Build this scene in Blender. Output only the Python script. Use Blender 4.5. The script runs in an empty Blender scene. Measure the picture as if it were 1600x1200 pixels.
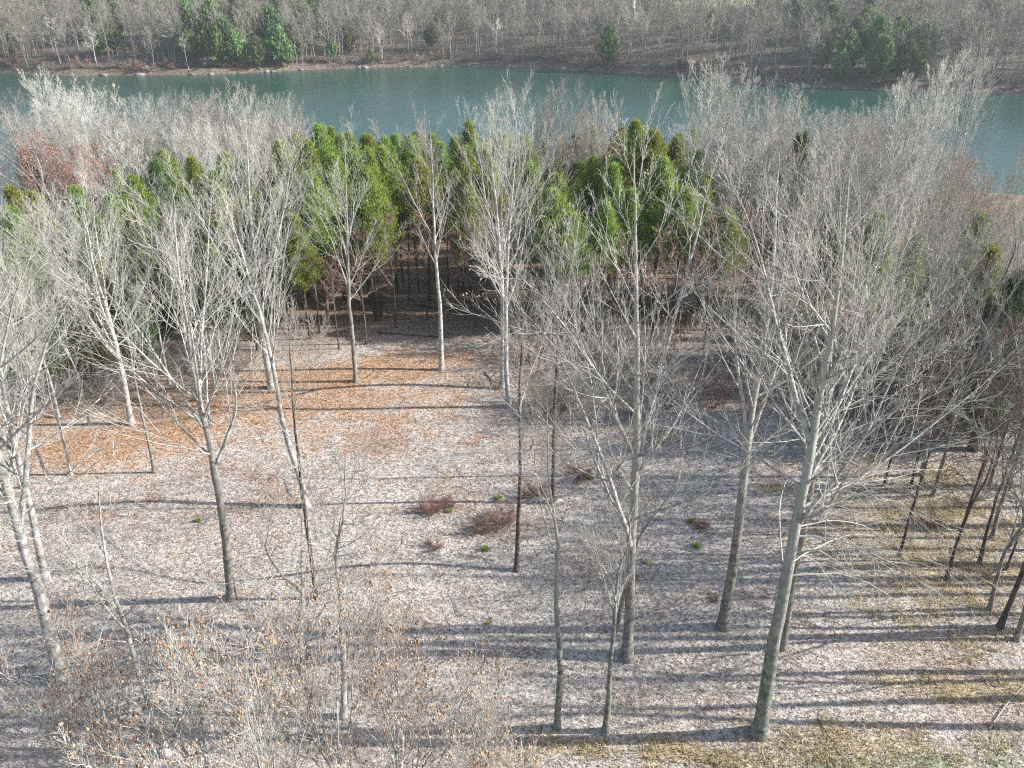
import bpy, math, random
import numpy as np

# ------------------------------------------------------------------ camera, world, sun
C = bpy.context.scene
COL = C.collection
H, PITCH, F = 30.0, math.radians(27.5), 1300.0          # camera height, tilt, focal length in photo pixels (1600 wide)
cam = bpy.data.cameras.new("camera"); camo = bpy.data.objects.new("camera", cam); COL.objects.link(camo)
camo.location = (0, 0, H); camo.rotation_euler = (math.pi / 2 - PITCH, 0, 0)
cam.sensor_width = 36.0; cam.lens = 36.0 * F / 1600.0; cam.clip_end = 6000; cam.clip_start = 0.5
C.camera = camo

SUN_EL, SUN_AZ = math.radians(27), math.radians(0.5)     # azimuth measured from +X towards +Y
w = bpy.data.worlds.new("World"); C.world = w; w.use_nodes = True
nt = w.node_tree; bg = nt.nodes["Background"]
sky = nt.nodes.new("ShaderNodeTexSky"); sky.sky_type = 'NISHITA'; sky.sun_disc = False
sky.sun_elevation = SUN_EL; sky.sun_rotation = math.pi / 2 - SUN_AZ
sky.air_density = 1.0; sky.dust_density = 1.5
nt.links.new(sky.outputs[0], bg.inputs[0]); bg.inputs[1].default_value = 0.115
sl = bpy.data.lights.new("sun", 'SUN'); sl.energy = 5.0; sl.angle = math.radians(0.5); sl.color = (1.0, 0.985, 0.95)
so = bpy.data.objects.new("sun", sl); COL.objects.link(so)
sd = np.array([math.cos(SUN_EL) * math.cos(SUN_AZ), math.cos(SUN_EL) * math.sin(SUN_AZ), math.sin(SUN_EL)])
from mathutils import Vector
so.rotation_euler = Vector(sd.tolist()).to_track_quat('Z', 'Y').to_euler()
C.view_settings.view_transform = 'Standard'; C.view_settings.look = 'None'
C.view_settings.exposure = 1.2; C.view_settings.gamma = 1.0
C.cycles.max_bounces = 5; C.cycles.diffuse_bounces = 2; C.cycles.glossy_bounces = 2
C.cycles.transparent_max_bounces = 4; C.cycles.use_adaptive_sampling = True; C.cycles.adaptive_threshold = 0.01; C.cycles.use_denoising = False; C.cycles.filter_width = 1.2

WATER_Z = -8.0

# ------------------------------------------------------------------ pixel <-> place helpers
def ray(u, v):
    xc, yc = (u - 800) / F, -(v - 600) / F
    return np.array([xc, math.cos(PITCH) + yc * math.sin(PITCH), -math.sin(PITCH) + yc * math.cos(PITCH)])
def on_z(u, v, z=0.0):
    d = ray(u, v); t = (z - H) / d[2]; return np.array([d[0] * t, d[1] * t, z])
def lift(u, v, Y):
    d = ray(u, v); t = Y / d[1]; return np.array([d[0] * t, Y, H + d[2] * t])
def to_px(x, y, z):
    f = y * math.cos(PITCH) - (z - H) * math.sin(PITCH)
    up = y * math.sin(PITCH) + (z - H) * math.cos(PITCH)
    return 800 + F * x / f, 600 - F * up / f

shore_px = [(-400, 112), (0, 113), (110, 118), (330, 116), (500, 108), (620, 104), (760, 103), (860, 107), (960, 113), (1100, 122), (1240, 135), (1400, 141), (1600, 148), (2000, 160)]
_sw = np.array([on_z(u, v, WATER_Z)[:2] for u, v in shore_px])
def far_shore(x):
    return np.interp(x, _sw[:, 0], _sw[:, 1])
def near_shore(x):
    return 142 + 5 * np.sin(np.asarray(x) / 31.0) + 3 * np.sin(np.asarray(x) / 11.0 + 1)
def sstep(a, b, x):
    t = np.clip((np.asarray(x, float) - a) / (b - a), 0, 1); return t * t * (3 - 2 * t)
def terrain(x, y):
    x = np.asarray(x, float); y = np.asarray(y, float)
    z = 0.06 * np.sin(x / 5.3 + 0.4) * np.sin(y / 6.1) + 0.035 * np.sin(x / 2.3 + y / 3.1)
    ns, fs = near_shore(x), far_shore(x)
    t = np.clip((y - 68) / np.maximum(ns - 68, 1), 0, 1)
    z = z - 8.0 * (t ** 1.3)
    wz = sstep(0, 12, y - ns) * (1 - sstep(-10, 0, y - fs))
    z = np.where(y > ns, -8.0 - 3.0 * wz + 0 * z, z)
    d = y - fs
    slope = 0.17 + 0.03 * np.sin(x / 60.0) - 0.05 * np.exp(-((x - 110) / 40.0) ** 2)
    hill = -8.0 + 1.2 * sstep(-1, 2.5, d) + np.clip(d, 0, None) * slope + 0.0016 * np.clip(d - 90, 0, 260) ** 2 + 0.8 * np.sin(x / 17 + 1) * sstep(5, 40, d) + 0.5 * np.sin(x / 6.7 + y / 9) * sstep(4, 30, d)
    hill = np.where(hill > 40, 40 + 22 * np.tanh((hill - 40) / 22), hill)
    return np.where(d > -1, hill, z)

# ------------------------------------------------------------------ materials
def srgb(r, g, b):
    f = lambda c: (c / 12.92 if c <= 0.04045 else ((c + 0.055) / 1.055) ** 2.4)
    return (f(r), f(g), f(b), 1)
def newmat(name, rough=0.85):
    m = bpy.data.materials.new(name); m.use_nodes = True
    n = m.node_tree.nodes; b = n["Principled BSDF"]; b.inputs["Roughness"].default_value = rough
    b.inputs["Specular IOR Level"].default_value = 0.25
    return m, m.node_tree, b
def N(t, typ, **kw):
    n = t.nodes.new(typ)
    for k, v in kw.items(): setattr(n, k, v)
    return n
def noise(t, vec, scale, detail=4, rough=0.6):
    n = N(t, "ShaderNodeTexNoise"); n.inputs["Scale"].default_value = scale; n.inputs["Detail"].default_value = detail; n.inputs["Roughness"].default_value = rough
    if vec is not None: t.links.new(vec, n.inputs["Vector"])
    return n.outputs["Fac"]
def ramp(t, fac, stops):
    r = N(t, "ShaderNodeValToRGB"); e = r.color_ramp.elements
    while len(e) < len(stops): e.new(0.5)
    for el, (p, c) in zip(e, stops):
        el.position = p; el.color = c if len(c) == 4 else (*c, 1)
    t.links.new(fac, r.inputs[0]); return r.outputs[0]
def mix(t, fac, a, b, mode='MIX'):
    m = N(t, "ShaderNodeMix", data_type='RGBA', blend_type=mode)
    for s, v in ((0, fac), (6, a), (7, b)):
        if hasattr(v, "default_value"): t.links.new(v, m.inputs[s])
        else: m.inputs[s].default_value = v if s == 0 else (*v[:3], 1)
    return m.outputs[2]
def math_(t, op, a, b=None):
    m = N(t, "ShaderNodeMath", operation=op)
    for s, v in ((0, a), (1, b)):
        if v is None: continue
        if hasattr(v, "default_value"): t.links.new(v, m.inputs[s])
        else: m.inputs[s].default_value = v
    return m.outputs[0]

def bark_mat(name, light, dark, moss=None, moss_amt=0.45, patch=0.5, top=None):
    m, t, b = newmat(name, 0.9)
    co = N(t, "ShaderNodeTexCoord").outputs["Object"]
    mp = N(t, "ShaderNodeMapping"); mp.inputs["Scale"].default_value = (1.6, 1.6, 1.0); t.links.new(co, mp.inputs[0])
    v = mp.outputs[0]
    c = ramp(t, noise(t, v, 7, 8, 0.8), [(0.36, dark), (0.58, light)])
    big = ramp(t, noise(t, co, 3.4, 6, 0.7), [(patch - 0.06, (0, 0, 0)), (patch + 0.07, (1, 1, 1))])
    c = mix(t, math_(t, 'MULTIPLY', big, 0.8), c, tuple(0.6 * q for q in dark[:3]))
    if moss:
        mk = ramp(t, noise(t, co, 2.1, 5, 0.7), [(moss_amt, (0, 0, 0)), (moss_amt + 0.14, (1, 1, 1))])
        c = mix(t, math_(t, 'MULTIPLY', mk, 0.65), c, moss)
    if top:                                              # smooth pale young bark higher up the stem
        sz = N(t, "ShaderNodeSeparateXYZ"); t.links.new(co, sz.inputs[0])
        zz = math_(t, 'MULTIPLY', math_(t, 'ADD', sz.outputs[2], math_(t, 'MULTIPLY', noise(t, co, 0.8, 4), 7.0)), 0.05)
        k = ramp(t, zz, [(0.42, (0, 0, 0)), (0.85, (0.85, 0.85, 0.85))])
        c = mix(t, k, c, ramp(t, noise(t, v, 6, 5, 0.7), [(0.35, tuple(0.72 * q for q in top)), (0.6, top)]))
    t.links.new(c, b.inputs["Base Color"])
    bp = N(t, "ShaderNodeBump"); bp.inputs["Strength"].default_value = 1.0; bp.inputs["Distance"].default_value = 0.06
    t.links.new(noise(t, v, 14, 4, 0.7), bp.inputs["Height"]); t.links.new(bp.outputs[0], b.inputs["Normal"])
    return m
def twig_mat(name, col, var=0.25, rnd=True):
    m, t, b = newmat(name, 0.8)
    oi = N(t, "ShaderNodeObjectInfo")
    co = N(t, "ShaderNodeTexCoord").outputs["Object"]
    f = noise(t, co, 1.1, 3)
    dk = tuple(q * (1 - var * 1.5) for q in col[:3]); lt = tuple(min(0.85, q * (1 + var)) for q in col[:3])
    c = ramp(t, f, [(0.3, dk), (0.7, lt)])
    if rnd:
        v = math_(t, 'MULTIPLY_ADD', oi.outputs["Random"], 0.4); v.node.inputs[2].default_value = 0.8
        h = N(t, "ShaderNodeHueSaturation"); t.links.new(v, h.inputs["Value"]); t.links.new(c, h.inputs["Color"]); c = h.outputs[0]
    t.links.new(c, b.inputs["Base Color"]); return m
def leaf_mat(name, cols, transl=0.25, hue=0.03):
    m, t, b = newmat(name, 0.75)
    ge = N(t, "ShaderNodeNewGeometry"); oi = N(t, "ShaderNodeObjectInfo")
    c = ramp(t, ge.outputs["Random Per Island"], [(i / max(1, len(cols) - 1), q) for i, q in enumerate(cols)])
    h = N(t, "ShaderNodeHueSaturation")
    a = math_(t, 'MULTIPLY_ADD', oi.outputs["Random"], hue * 2); a.node.inputs[2].default_value = 0.5 - hue
    v = math_(t, 'MULTIPLY_ADD', oi.outputs["Random"], 0.5); v.node.inputs[2].default_value = 0.75
    t.links.new(a, h.inputs["Hue"]); t.links.new(v, h.inputs["Value"]); t.links.new(c, h.inputs["Color"])
    t.links.new(h.outputs[0], b.inputs["Base Color"])
    if transl:
        tr = N(t, "ShaderNodeBsdfTranslucent"); t.links.new(h.outputs[0], tr.inputs[0])
        mx = N(t, "ShaderNodeMixShader"); mx.inputs[0].default_value = transl
        t.links.new(b.outputs[0], mx.inputs[1]); t.links.new(tr.outputs[0], mx.inputs[2])
        t.links.new(mx.outputs[0], t.nodes["Material Output"].inputs[0])
    return m

M = dict(
    pale_bark=bark_mat("pale_bark", (0.60, 0.58, 0.535), (0.28, 0.265, 0.24), (0.38, 0.39, 0.35), 0.54),
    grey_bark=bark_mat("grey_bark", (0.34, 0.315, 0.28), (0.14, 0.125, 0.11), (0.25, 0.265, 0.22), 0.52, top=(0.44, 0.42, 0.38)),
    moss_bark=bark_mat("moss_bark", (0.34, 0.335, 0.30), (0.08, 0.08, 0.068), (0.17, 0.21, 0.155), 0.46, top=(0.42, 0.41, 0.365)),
    dark_bark=bark_mat("dark_bark", (0.15, 0.125, 0.11), (0.05, 0.042, 0.038), (0.13, 0.14, 0.11), 0.55),
    brown_bark=bark_mat("brown_bark", (0.17, 0.125, 0.09), (0.06, 0.045, 0.035)),
    pale_twig=twig_mat("pale_twig", (0.45, 0.432, 0.385)),
    grey_twig=twig_mat("grey_twig", (0.25, 0.24, 0.215)),
    pink_twig=twig_mat("pink_twig", (0.32, 0.28, 0.245)),
    green_twig=twig_mat("green_twig", (0.40, 0.42, 0.34)),
    red_twig=twig_mat("red_twig", (0.30, 0.15, 0.12)),
    bright_twig=twig_mat("bright_twig", (0.47, 0.455, 0.41)),
    brush_twig=twig_mat("brush_twig", (0.21, 0.18, 0.155)),
    bramble=twig_mat("bramble", (0.20, 0.115, 0.09)),
    far_twig=twig_mat("far_twig", (0.29, 0.265, 0.22)),
    far_trunk=twig_mat("far_trunk", (0.29, 0.27, 0.24)),
    white_twig=twig_mat("white_twig", (0.66, 0.63, 0.58)),
    cedar=leaf_mat("cedar_foliage", [(0.075, 0.12, 0.024), (0.22, 0.285, 0.055), (0.39, 0.44, 0.10)], 0.4, 0.035),
    cedar_dark=leaf_mat("cedar_dark_foliage", [(0.03, 0.06, 0.02), (0.08, 0.13, 0.04), (0.15, 0.20, 0.06)]),
    cedar_far=leaf_mat("cedar_far_foliage", [(0.09, 0.14, 0.055), (0.15, 0.215, 0.08), (0.22, 0.28, 0.11)]),
    pod=leaf_mat("seed_pod", [(0.22, 0.12, 0.07), (0.33, 0.20, 0.125), (0.44, 0.33, 0.23)], 0.1, 0.01),
    pod_pale=leaf_mat("pale_pod", [(0.45, 0.38, 0.30), (0.6, 0.52, 0.42)], 0.1, 0.01),
    red_bud=leaf_mat("red_bud", [(0.33, 0.17, 0.12), (0.42, 0.24, 0.17)], 0.2, 0.01),
    orange_bud=leaf_mat("orange_bud", [(0.38, 0.2, 0.08), (0.48, 0.28, 0.12)], 0.2, 0.01),
    green_leaf=leaf_mat("green_leaf", [(0.20, 0.27, 0.06), (0.36, 0.44, 0.12)], 0.3, 0.01),
)

# ------------------------------------------------------------------ mesh helpers
def mesh_from(name, V, Q, mats, mi=None, smooth=True):
    me = bpy.data.meshes.new(name)
    V = np.ascontiguousarray(V, np.float32); Q = np.ascontiguousarray(Q, np.int32); k = Q.shape[1]
    me.vertices.add(len(V)); me.vertices.foreach_set("co", V.ravel())
    me.loops.add(Q.size); me.loops.foreach_set("vertex_index", Q.ravel())
    me.polygons.add(len(Q)); me.polygons.foreach_set("loop_start", np.arange(0, Q.size, k, dtype=np.int32))
    if smooth: me.polygons.foreach_set("use_smooth", np.ones(len(Q), bool))
    for m in mats: me.materials.append(m)
    if mi is not None: me.polygons.foreach_set("material_index", np.ascontiguousarray(mi, np.int32))
    me.update(calc_edges=True); return me
def nrm(a):
    return a / np.maximum(np.linalg.norm(a, axis=-1, keepdims=True), 1e-9)
def tubes(P, R, sides):
    """P (n,k,3) polylines, R (n,k) radii -> verts, quads"""
    n, k, _ = P.shape
    T = np.empty_like(P); T[:, 1:-1] = P[:, 2:] - P[:, :-2]; T[:, 0] = P[:, 1] - P[:, 0]; T[:, -1] = P[:, -1] - P[:, -2]
    T = nrm(T)
    D = nrm(P[:, -1] - P[:, 0])
    ref = np.where(np.abs(D[:, 2:3]) > 0.8, np.array([[1.0, 0.13, 0.0]]), np.array([[0.05, 0.1, 1.0]]))[:, None, :]
    U = nrm(np.cross(T, np.broadcast_to(ref, T.shape))); W = np.cross(T, U)
    a = np.arange(sides) * 2 * np.pi / sides
    V = P[:, :, None, :] + R[:, :, None, None] * (np.cos(a)[None, None, :, None] * U[:, :, None, :] + np.sin(a)[None, None, :, None] * W[:, :, None, :])
    i = np.arange(n)[:, None, None] * (k * sides) + np.arange(k - 1)[None, :, None] * sides
    s = np.arange(sides)[None, None, :]; s2 = (s + 1) % sides
    Q = np.stack([i + s, i + s2, i + sides + s2, i + sides + s], -1).reshape(-1, 4)
    return V.reshape(-1, 3), Q
def join(parts):
    Vs, Qs, off = [], [], 0
    for V, Q in parts:
        Vs.append(V); Qs.append(Q + off); off += len(V)
    return np.concatenate(Vs), np.concatenate(Qs)
def leaves(rng, pos, size, flat=0.0, aspect=0.55, normal=None):
    """one small folded diamond per position"""
    n = len(pos)
    a = nrm(rng.normal(size=(n, 3)) * np.array([1, 1, 1 - flat])); b = nrm(np.cross(a, rng.normal(size=(n, 3)) * np.array([1 - flat, 1 - flat, 1]) + 1e-6))
    s = (size * rng.uniform(0.6, 1.3, n))[:, None]
    V = np.stack([pos - a * s * 0.5, pos + b * s * aspect * 0.5, pos + a * s * 0.5, pos - b * s * aspect * 0.5], 1).reshape(-1, 3)
    return V, np.arange(4 * n).reshape(-1, 4)
def pods(rng, pos, size):
    """small eight-sided spindle (octahedron) per position, as triangles in quads"""
    n = len(pos); s = (size * rng.uniform(0.7, 1.25, n))[:, None]
    d = nrm(rng.normal(size=(n, 3)) * 0.5 + np.array([0, 0, 1])); u = nrm(np.cross(d, np.array([0.3, 0.9, 0.1]))); v = np.cross(d, u)
    ring = [pos + (math.cos(q) * u + math.sin(q) * v) * s * 0.33 for q in (0, 2.09, 4.19)]
    ring2 = [pos + d * s * 0.45 + (math.cos(q) * u + math.sin(q) * v) * s * 0.26 for q in (0, 2.09, 4.19)]
    V = np.stack([pos - d * s * 0.35, *ring, *ring2, pos + d * s * 0.75], 1).reshape(-1, 3)
    f = np.array([[0, 2, 1, 1], [0, 3, 2, 2], [0, 1, 3, 3], [1, 2, 5, 4], [2, 3, 6, 5], [3, 1, 4, 6], [4, 5, 7, 7], [5, 6, 7, 7], [6, 4, 7, 7]])
    tri = []
    for q in f:
        if q[2] == q[3] or q[1] == q[2]:
            tri.append(q[:3])
        else:
            tri += [q[[0, 1, 2]], q[[0, 2, 3]]]
    tri = np.array(tri)
    return V, (np.arange(n)[:, None, None] * 8 + tri[None]).reshape(-1, 3)

def tag(o, label=None, cat=None, group=None, kind=None):
    if label: o["label"] = label
    if cat: o["category"] = cat
    if group: o["group"] = group
    if kind: o["kind"] = kind
    return o
def link(name, me, parent=None):
    o = bpy.data.objects.new(name, me); COL.objects.link(o)
    if parent: o.parent = parent
    return o
def empty(name, loc, rz=0, sc=1.0):
    o = bpy.data.objects.new(name, None); COL.objects.link(o); o.location = [float(q) for q in loc]; o.rotation_euler = (0, 0, rz)
    o.scale = (sc, sc, sc) if np.isscalar(sc) else sc
    o.empty_display_size = 0.3; return o

# ------------------------------------------------------------------ tree growth
def spawn(rng, P, R, n, t0, t1, ang, lenf, rr, k, trop, wand, rmin, taper=0.75, aim=None):
    Np, K, _ = P.shape
    idx = np.repeat(np.arange(Np), n); j = np.tile(np.arange(n), Np)
    t = t0 + (t1 - t0) * (j + rng.random(len(j))) / n
    f = t * (K - 1); i0 = np.clip(f.astype(int), 0, K - 2); wt = (f - i0)[:, None]
    A, B = P[idx, i0], P[idx, i0 + 1]
    pos = A * (1 - wt) + B * wt; T = nrm(B - A)
    rad = R[idx, i0] * (1 - wt[:, 0]) + R[idx, i0 + 1] * wt[:, 0]
    plen = np.linalg.norm(np.diff(P, axis=1), axis=2).sum(1)[idx]
    az = j * 2.4 + rng.random(Np)[idx] * 6.28 + rng.normal(0, 0.5, len(j))
    if aim is not None: az = aim + rng.normal(0, 0.6, len(j))
    ref = np.where(np.abs(T[:, 2:3]) > 0.9, np.array([[1.0, 0, 0]]), np.array([[0, 0, 1.0]]))
    U = nrm(np.cross(ref, T)); W = np.cross(T, U)
    if aim is not None:
        U = nrm(np.array([[1.0, 0, 0]]) - T * T[:, :1]); W = nrm(np.cross(T, U))
    a = np.radians(rng.uniform(ang[0], ang[1], len(j))) * (1.1 - 0.35 * (t - t0) / max(t1 - t0, 1e-6))
    d = np.cos(a)[:, None] * T + np.sin(a)[:, None] * (np.cos(az)[:, None] * U + np.sin(az)[:, None] * W)
    tc = (t - t0) / max(t1 - t0, 1e-6)
    L = lenf(tc, plen) * rng.uniform(0.65, 1.25, len(j))
    r = np.clip(rad * rr * rng.uniform(0.75, 1.1, len(j)), rmin, np.maximum(rad * 0.9, rmin))
    Qp = np.empty((len(j), k, 3)); Qp[:, 0] = pos
    for s in range(1, k):
        d = nrm(d + np.array([0, 0, trop / (k - 1)]) + rng.normal(0, wand / math.sqrt(k - 1), d.shape))
        Qp[:, s] = Qp[:, s - 1] + d * (L / (k - 1))[:, None]
    g = 1 - taper * np.linspace(0, 1, k)
    Rr = np.maximum(r[:, None] * g[None], rmin * 0.6)
    return Qp, Rr

def smooth_path(pts, k):
    pts = np.array(pts, float); n = len(pts)
    d = np.r_[0, np.cumsum(np.linalg.norm(np.diff(pts, axis=0), axis=1))]; d /= d[-1]
    s = np.linspace(0, 1, k); m = np.zeros_like(pts)
    m[1:-1] = (pts[2:] - pts[:-2]) / (d[2:] - d[:-2])[:, None]; m[0] = (pts[1] - pts[0]) / (d[1] - d[0]); m[-1] = (pts[-1] - pts[-2]) / (d[-1] - d[-2])
    i = np.clip(np.searchsorted(d, s, side='right') - 1, 0, n - 2); h = (d[i + 1] - d[i])[:, None]; u = ((s - d[i]) / h[:, 0])[:, None]
    return (2 * u**3 - 3 * u**2 + 1) * pts[i] + (u**3 - 2 * u**2 + u) * h * m[i] + (-2 * u**3 + 3 * u**2) * pts[i + 1] + (u**3 - u**2) * h * m[i + 1]

def gen_tree(seed, ctrl, r0, cb=0.45, n1=20, spread=0.42, ang=(30, 55), trop=0.5, leaders=2, n2=7, n3=5, n4=1, twig=0.0055, wob=0.045, droop=0, droop_t=(0.3, 0.5), droop_aim=0.0, wand=0.12, shape='round', sides=10, flare=0.5):
    """ctrl: local centreline points of the stem, base at the origin. -> (trunk V,Q), (crown V,Q), tip positions"""
    rng = np.random.default_rng(seed)
    K = 26
    r0 *= 0.86; P0 = smooth_path(ctrl, K)
    Ht = np.linalg.norm(P0[-1] - P0[0])
    t = np.linspace(0, 1, K)
    w0 = np.cumsum(rng.normal(0, wob, (K, 3)) * np.array([1, 1, 0.0]), 0); w0 -= w0[0]; w0 *= np.minimum(1, t * 4)[:, None] * 0.5
    P0 = (P0 + w0)[None]
    R0 = (r0 * np.maximum(1 - 0.92 * t ** 1.15, 0.05) + r0 * flare * np.exp(-t * Ht / 0.35))[None]
    R0 = np.maximum(R0, twig)
    crown, nl = [], 0
    trunk = tubes(P0, R0, sides)
    st_P, st_R = P0, R0
    Lc = Ht * (1 - cb)
    if leaders:
        LP, LR = spawn(rng, P0, R0, leaders, cb * 0.9, min(cb + 0.22, 0.75), (16, 32), lambda tc, p: Lc * (0.95 - 0.3 * tc), 0.66, K, 0.35, 0.2, twig, 0.93)
        st_P = np.concatenate([P0, LP]); st_R = np.concatenate([R0, LR]); crown.append(tubes(LP, LR, 7))
    if shape == 'round': lf = lambda tc, p: Lc * spread * (1.0 - 0.72 * tc) ** 0.8
    elif shape == 'vase': lf = lambda tc, p: Lc * spread * (0.75 + 0.5 * tc - 0.85 * tc ** 2)
    else: lf = lambda tc, p: Lc * spread * (1.05 - 0.85 * tc)
    B = []
    B.append(spawn(rng, P0, R0, int(n1 * 0.85), cb, 0.97, ang, lf, 0.42, 9, trop, wand, twig * 1.6, 0.8))
    if leaders:
        B.append(spawn(rng, LP, LR, max(5, n1 // 3), 0.22, 0.97, ang, lambda tc, p: lf(tc, p) * 0.75, 0.48, 9, trop, wand, twig * 1.6, 0.8))
    P1 = np.concatenate([b[0] for b in B]); R1 = np.concatenate([b[1] for b in B])
    crown.append(tubes(P1, R1, 5)); nl = sum(len(c[1]) for c in crown)
    if droop:
        Pd, Rd = spawn(rng, P0, R0, droop, droop_t[0], droop_t[1], (58, 95), lambda tc, p: Lc * spread * 0.85 + 0 * tc, 0.2, 9, -0.75, 0.25, twig * 1.6, 0.85, aim=droop_aim)
        Pe, Re = spawn(rng, Pd, Rd, 9, 0.2, 0.98, (22, 55), lambda tc, p: p * 0.42 * (1 - 0.4 * tc), 0.5, 6, -0.75, 0.25, twig * 1.2, 0.7)
        Pf, Rf = spawn(rng, Pe, Re, 5, 0.2, 0.98, (22, 55), lambda tc, p: p * 0.5, 0.6, 4, -0.55, 0.25, twig, 0.6)
        crown += [tubes(Pd, Rd, 5), tubes(Pe, Re, 4), tubes(Pf, Rf, 3)]
    P2, R2 = spawn(rng, P1, R1, n2, 0.15, 0.98, (20, 42), lambda tc, p: p * 0.5 * (1.0 - 0.55 * tc), 0.55, 6, trop * 0.7, wand, twig * 1.25, 0.7)
    crown.append(tubes(P2, R2, 4)); tips = [P2[:, -1]]
    if n3:
        P3, R3 = spawn(rng, np.concatenate([P2]), np.concatenate([R2]), n3, 0.15, 0.98, (18, 42), lambda tc, p: np.maximum(p * 0.5 * (1.0 - 0.5 * tc), 0.25), 0.6, 4, trop * 0.5, wand, twig, 0.6)
        crown.append(tubes(P3, R3, 3)); tips.append(P3[:, -1])
        if n4:
            P4, R4 = spawn(rng, P3, R3, n4, 0.2, 0.98, (20, 50), lambda tc, p: np.maximum(p * 0.55, 0.2), 0.7, 3, trop * 0.3, wand, twig * 0.85, 0.5)
            crown.append(tubes(P4, R4, 3)); tips.append(P4[:, -1])
    V, Q = join(crown)
    return trunk, (V, Q, (np.arange(len(Q)) >= nl).astype(np.int32)), tips

LIMB = dict(dark_bark="grey_bark", moss_bark="pale_bark", grey_bark="pale_bark")
def build_tree(name, loc, g, tm, cm, pod=None, podn=0, podsize=0.09, podmat=None, podname="dry_leaves", seed=0, rz=0):
    e = empty(name, loc, rz)
    trunk, crown, tips = g
    link("trunk", mesh_from("trunk", *trunk, [M[tm]]), e)
    link("crown", mesh_from("crown", crown[0], crown[1], [M[LIMB.get(tm, tm)], M[cm]], crown[2]), e)
    if podn:
        rng = np.random.default_rng(seed + 5)
        T = tips[-1] if len(tips[-1]) >= podn else np.concatenate(tips)
        T = T[rng.permutation(len(T))[:podn // 2]]; T = np.concatenate([T, T[:, :] + rng.normal(0, 0.07, T.shape)])
        link(podname, mesh_from(podname, *pods(rng, T, podsize), [M[podmat]], smooth=False), e)  # seed pods on the twig tips, one mesh per tree
    return e
def copy_tree(src, loc, rz, sc, name=None):
    r = src.copy(); COL.objects.link(r); r.location = [float(q) for q in loc]; r.rotation_euler = (0, 0, rz)
    r.scale = (sc, sc, sc) if np.isscalar(sc) else sc
    for ch in list(src.children):
        c = ch.copy(); COL.objects.link(c); c.parent = r
    return r
def place(u, v, dz=-0.06):
    p = on_z(u, v, 0.0)
    for _ in range(4): p = on_z(u, v, float(terrain(p[0], p[1])))
    p[2] += dz; return p
#==SETTING==
# ------------------------------------------------------------------ ground, hill, water
def axis(segs):
    out = []
    for a, b, st in segs: out += list(np.arange(a, b, st))
    return np.array(out + [segs[-1][1]])
def soft_spots(x, y, spots):
    """sum of soft ellipses: (u, v, half width px, half height px, weight) in clearing coordinates taken from the photo, laid on the ground"""
    m = np.zeros_like(x)
    for u, v, hw, hh, wt in spots:
        c = on_z(u, v); e = on_z(u + hw, v); n_ = on_z(u, v - hh)
        sx, sy = abs(e[0] - c[0]), abs(n_[1] - c[1])
        m = np.maximum(m, wt * np.exp(-(((x - c[0]) / sx) ** 2 + ((y - c[1]) / sy) ** 2)))
    return m
ORANGE = [(380, 618, 420, 62, .7), (150, 700, 120, 40, 1), (250, 680, 110, 35, 1), (350, 615, 160, 30, 1), (500, 592, 130, 28, 1), (620, 575, 110, 25, .9), (720, 560, 90, 20, .7), (560, 630, 150, 18, .55), (90, 640, 80, 35, .8), (640, 430, 90, 40, .8), (60, 560, 120, 60, .6)]
RUST = [(600, 690, 60, 25, .9), (740, 690, 30, 10, .6), (420, 780, 70, 40, .55), (380, 740, 60, 20, .5), (1030, 690, 60, 15, .7), (690, 795, 60, 20, .6), (760, 820, 60, 20, .5), (900, 735, 45, 22, .7), (840, 760, 40, 25, .5), (1080, 590, 120, 20, .6), (1200, 640, 150, 30, .6), (140, 800, 70, 25, .5), (1330, 690, 90, 18, .6), (650, 1010, 60, 15, .3), (500, 780, 40, 30, .4), (1180, 480, 200, 40, .6), (1020, 540, 120, 25, .5), (250, 790, 90, 40, .35), (60, 850, 60, 40, .4)]
TAN = [(1440, 900, 130, 80, .5), (1250, 1165, 120, 20, .6), (1450, 800, 150, 70, .5), (1510, 950, 90, 60, .42), (1330, 830, 60, 30, .35), (1205, 762, 28, 7, 1), (1345, 720, 35, 9, .9), (1420, 875, 40, 14, 1), (1390, 800, 50, 14, .7), (1340, 885, 25, 8, .8), (1500, 1080, 70, 22, 1), (1380, 1065, 25, 9, .8), (1590, 1080, 50, 22, .9), (1050, 1170, 80, 20, 1), (900, 1165, 90, 14, .9), (1300, 1140, 45, 14, .9), (1150, 1185, 120, 14, 1), (1380, 1170, 160, 30, .7), (1480, 800, 70, 40, .55), (1540, 880, 80, 40, .4), (780, 1185, 70, 14, .8), (1340, 940, 26, 10, .6), (1380, 960, 40, 12, .5), (1020, 680, 30, 8, .7), (1480, 740, 50, 15, .7), (1400, 1010, 60, 12, .35)]
GREEN = [(1500, 1190, 160, 18, .8), (1330, 1200, 120, 16, .7), (600, 690, 30, 10, .5), (1030, 675, 30, 10, .5), (1440, 790, 60, 20, .5), (1560, 1165, 70, 14, .5), (1200, 1215, 200, 20, .6), (860, 1215, 200, 18, .5)]
def zones(x, y):
    return np.stack([soft_spots(x, y, ORANGE), soft_spots(x, y, TAN), soft_spots(x, y, RUST), soft_spots(x, y, GREEN)], -1)

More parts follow.
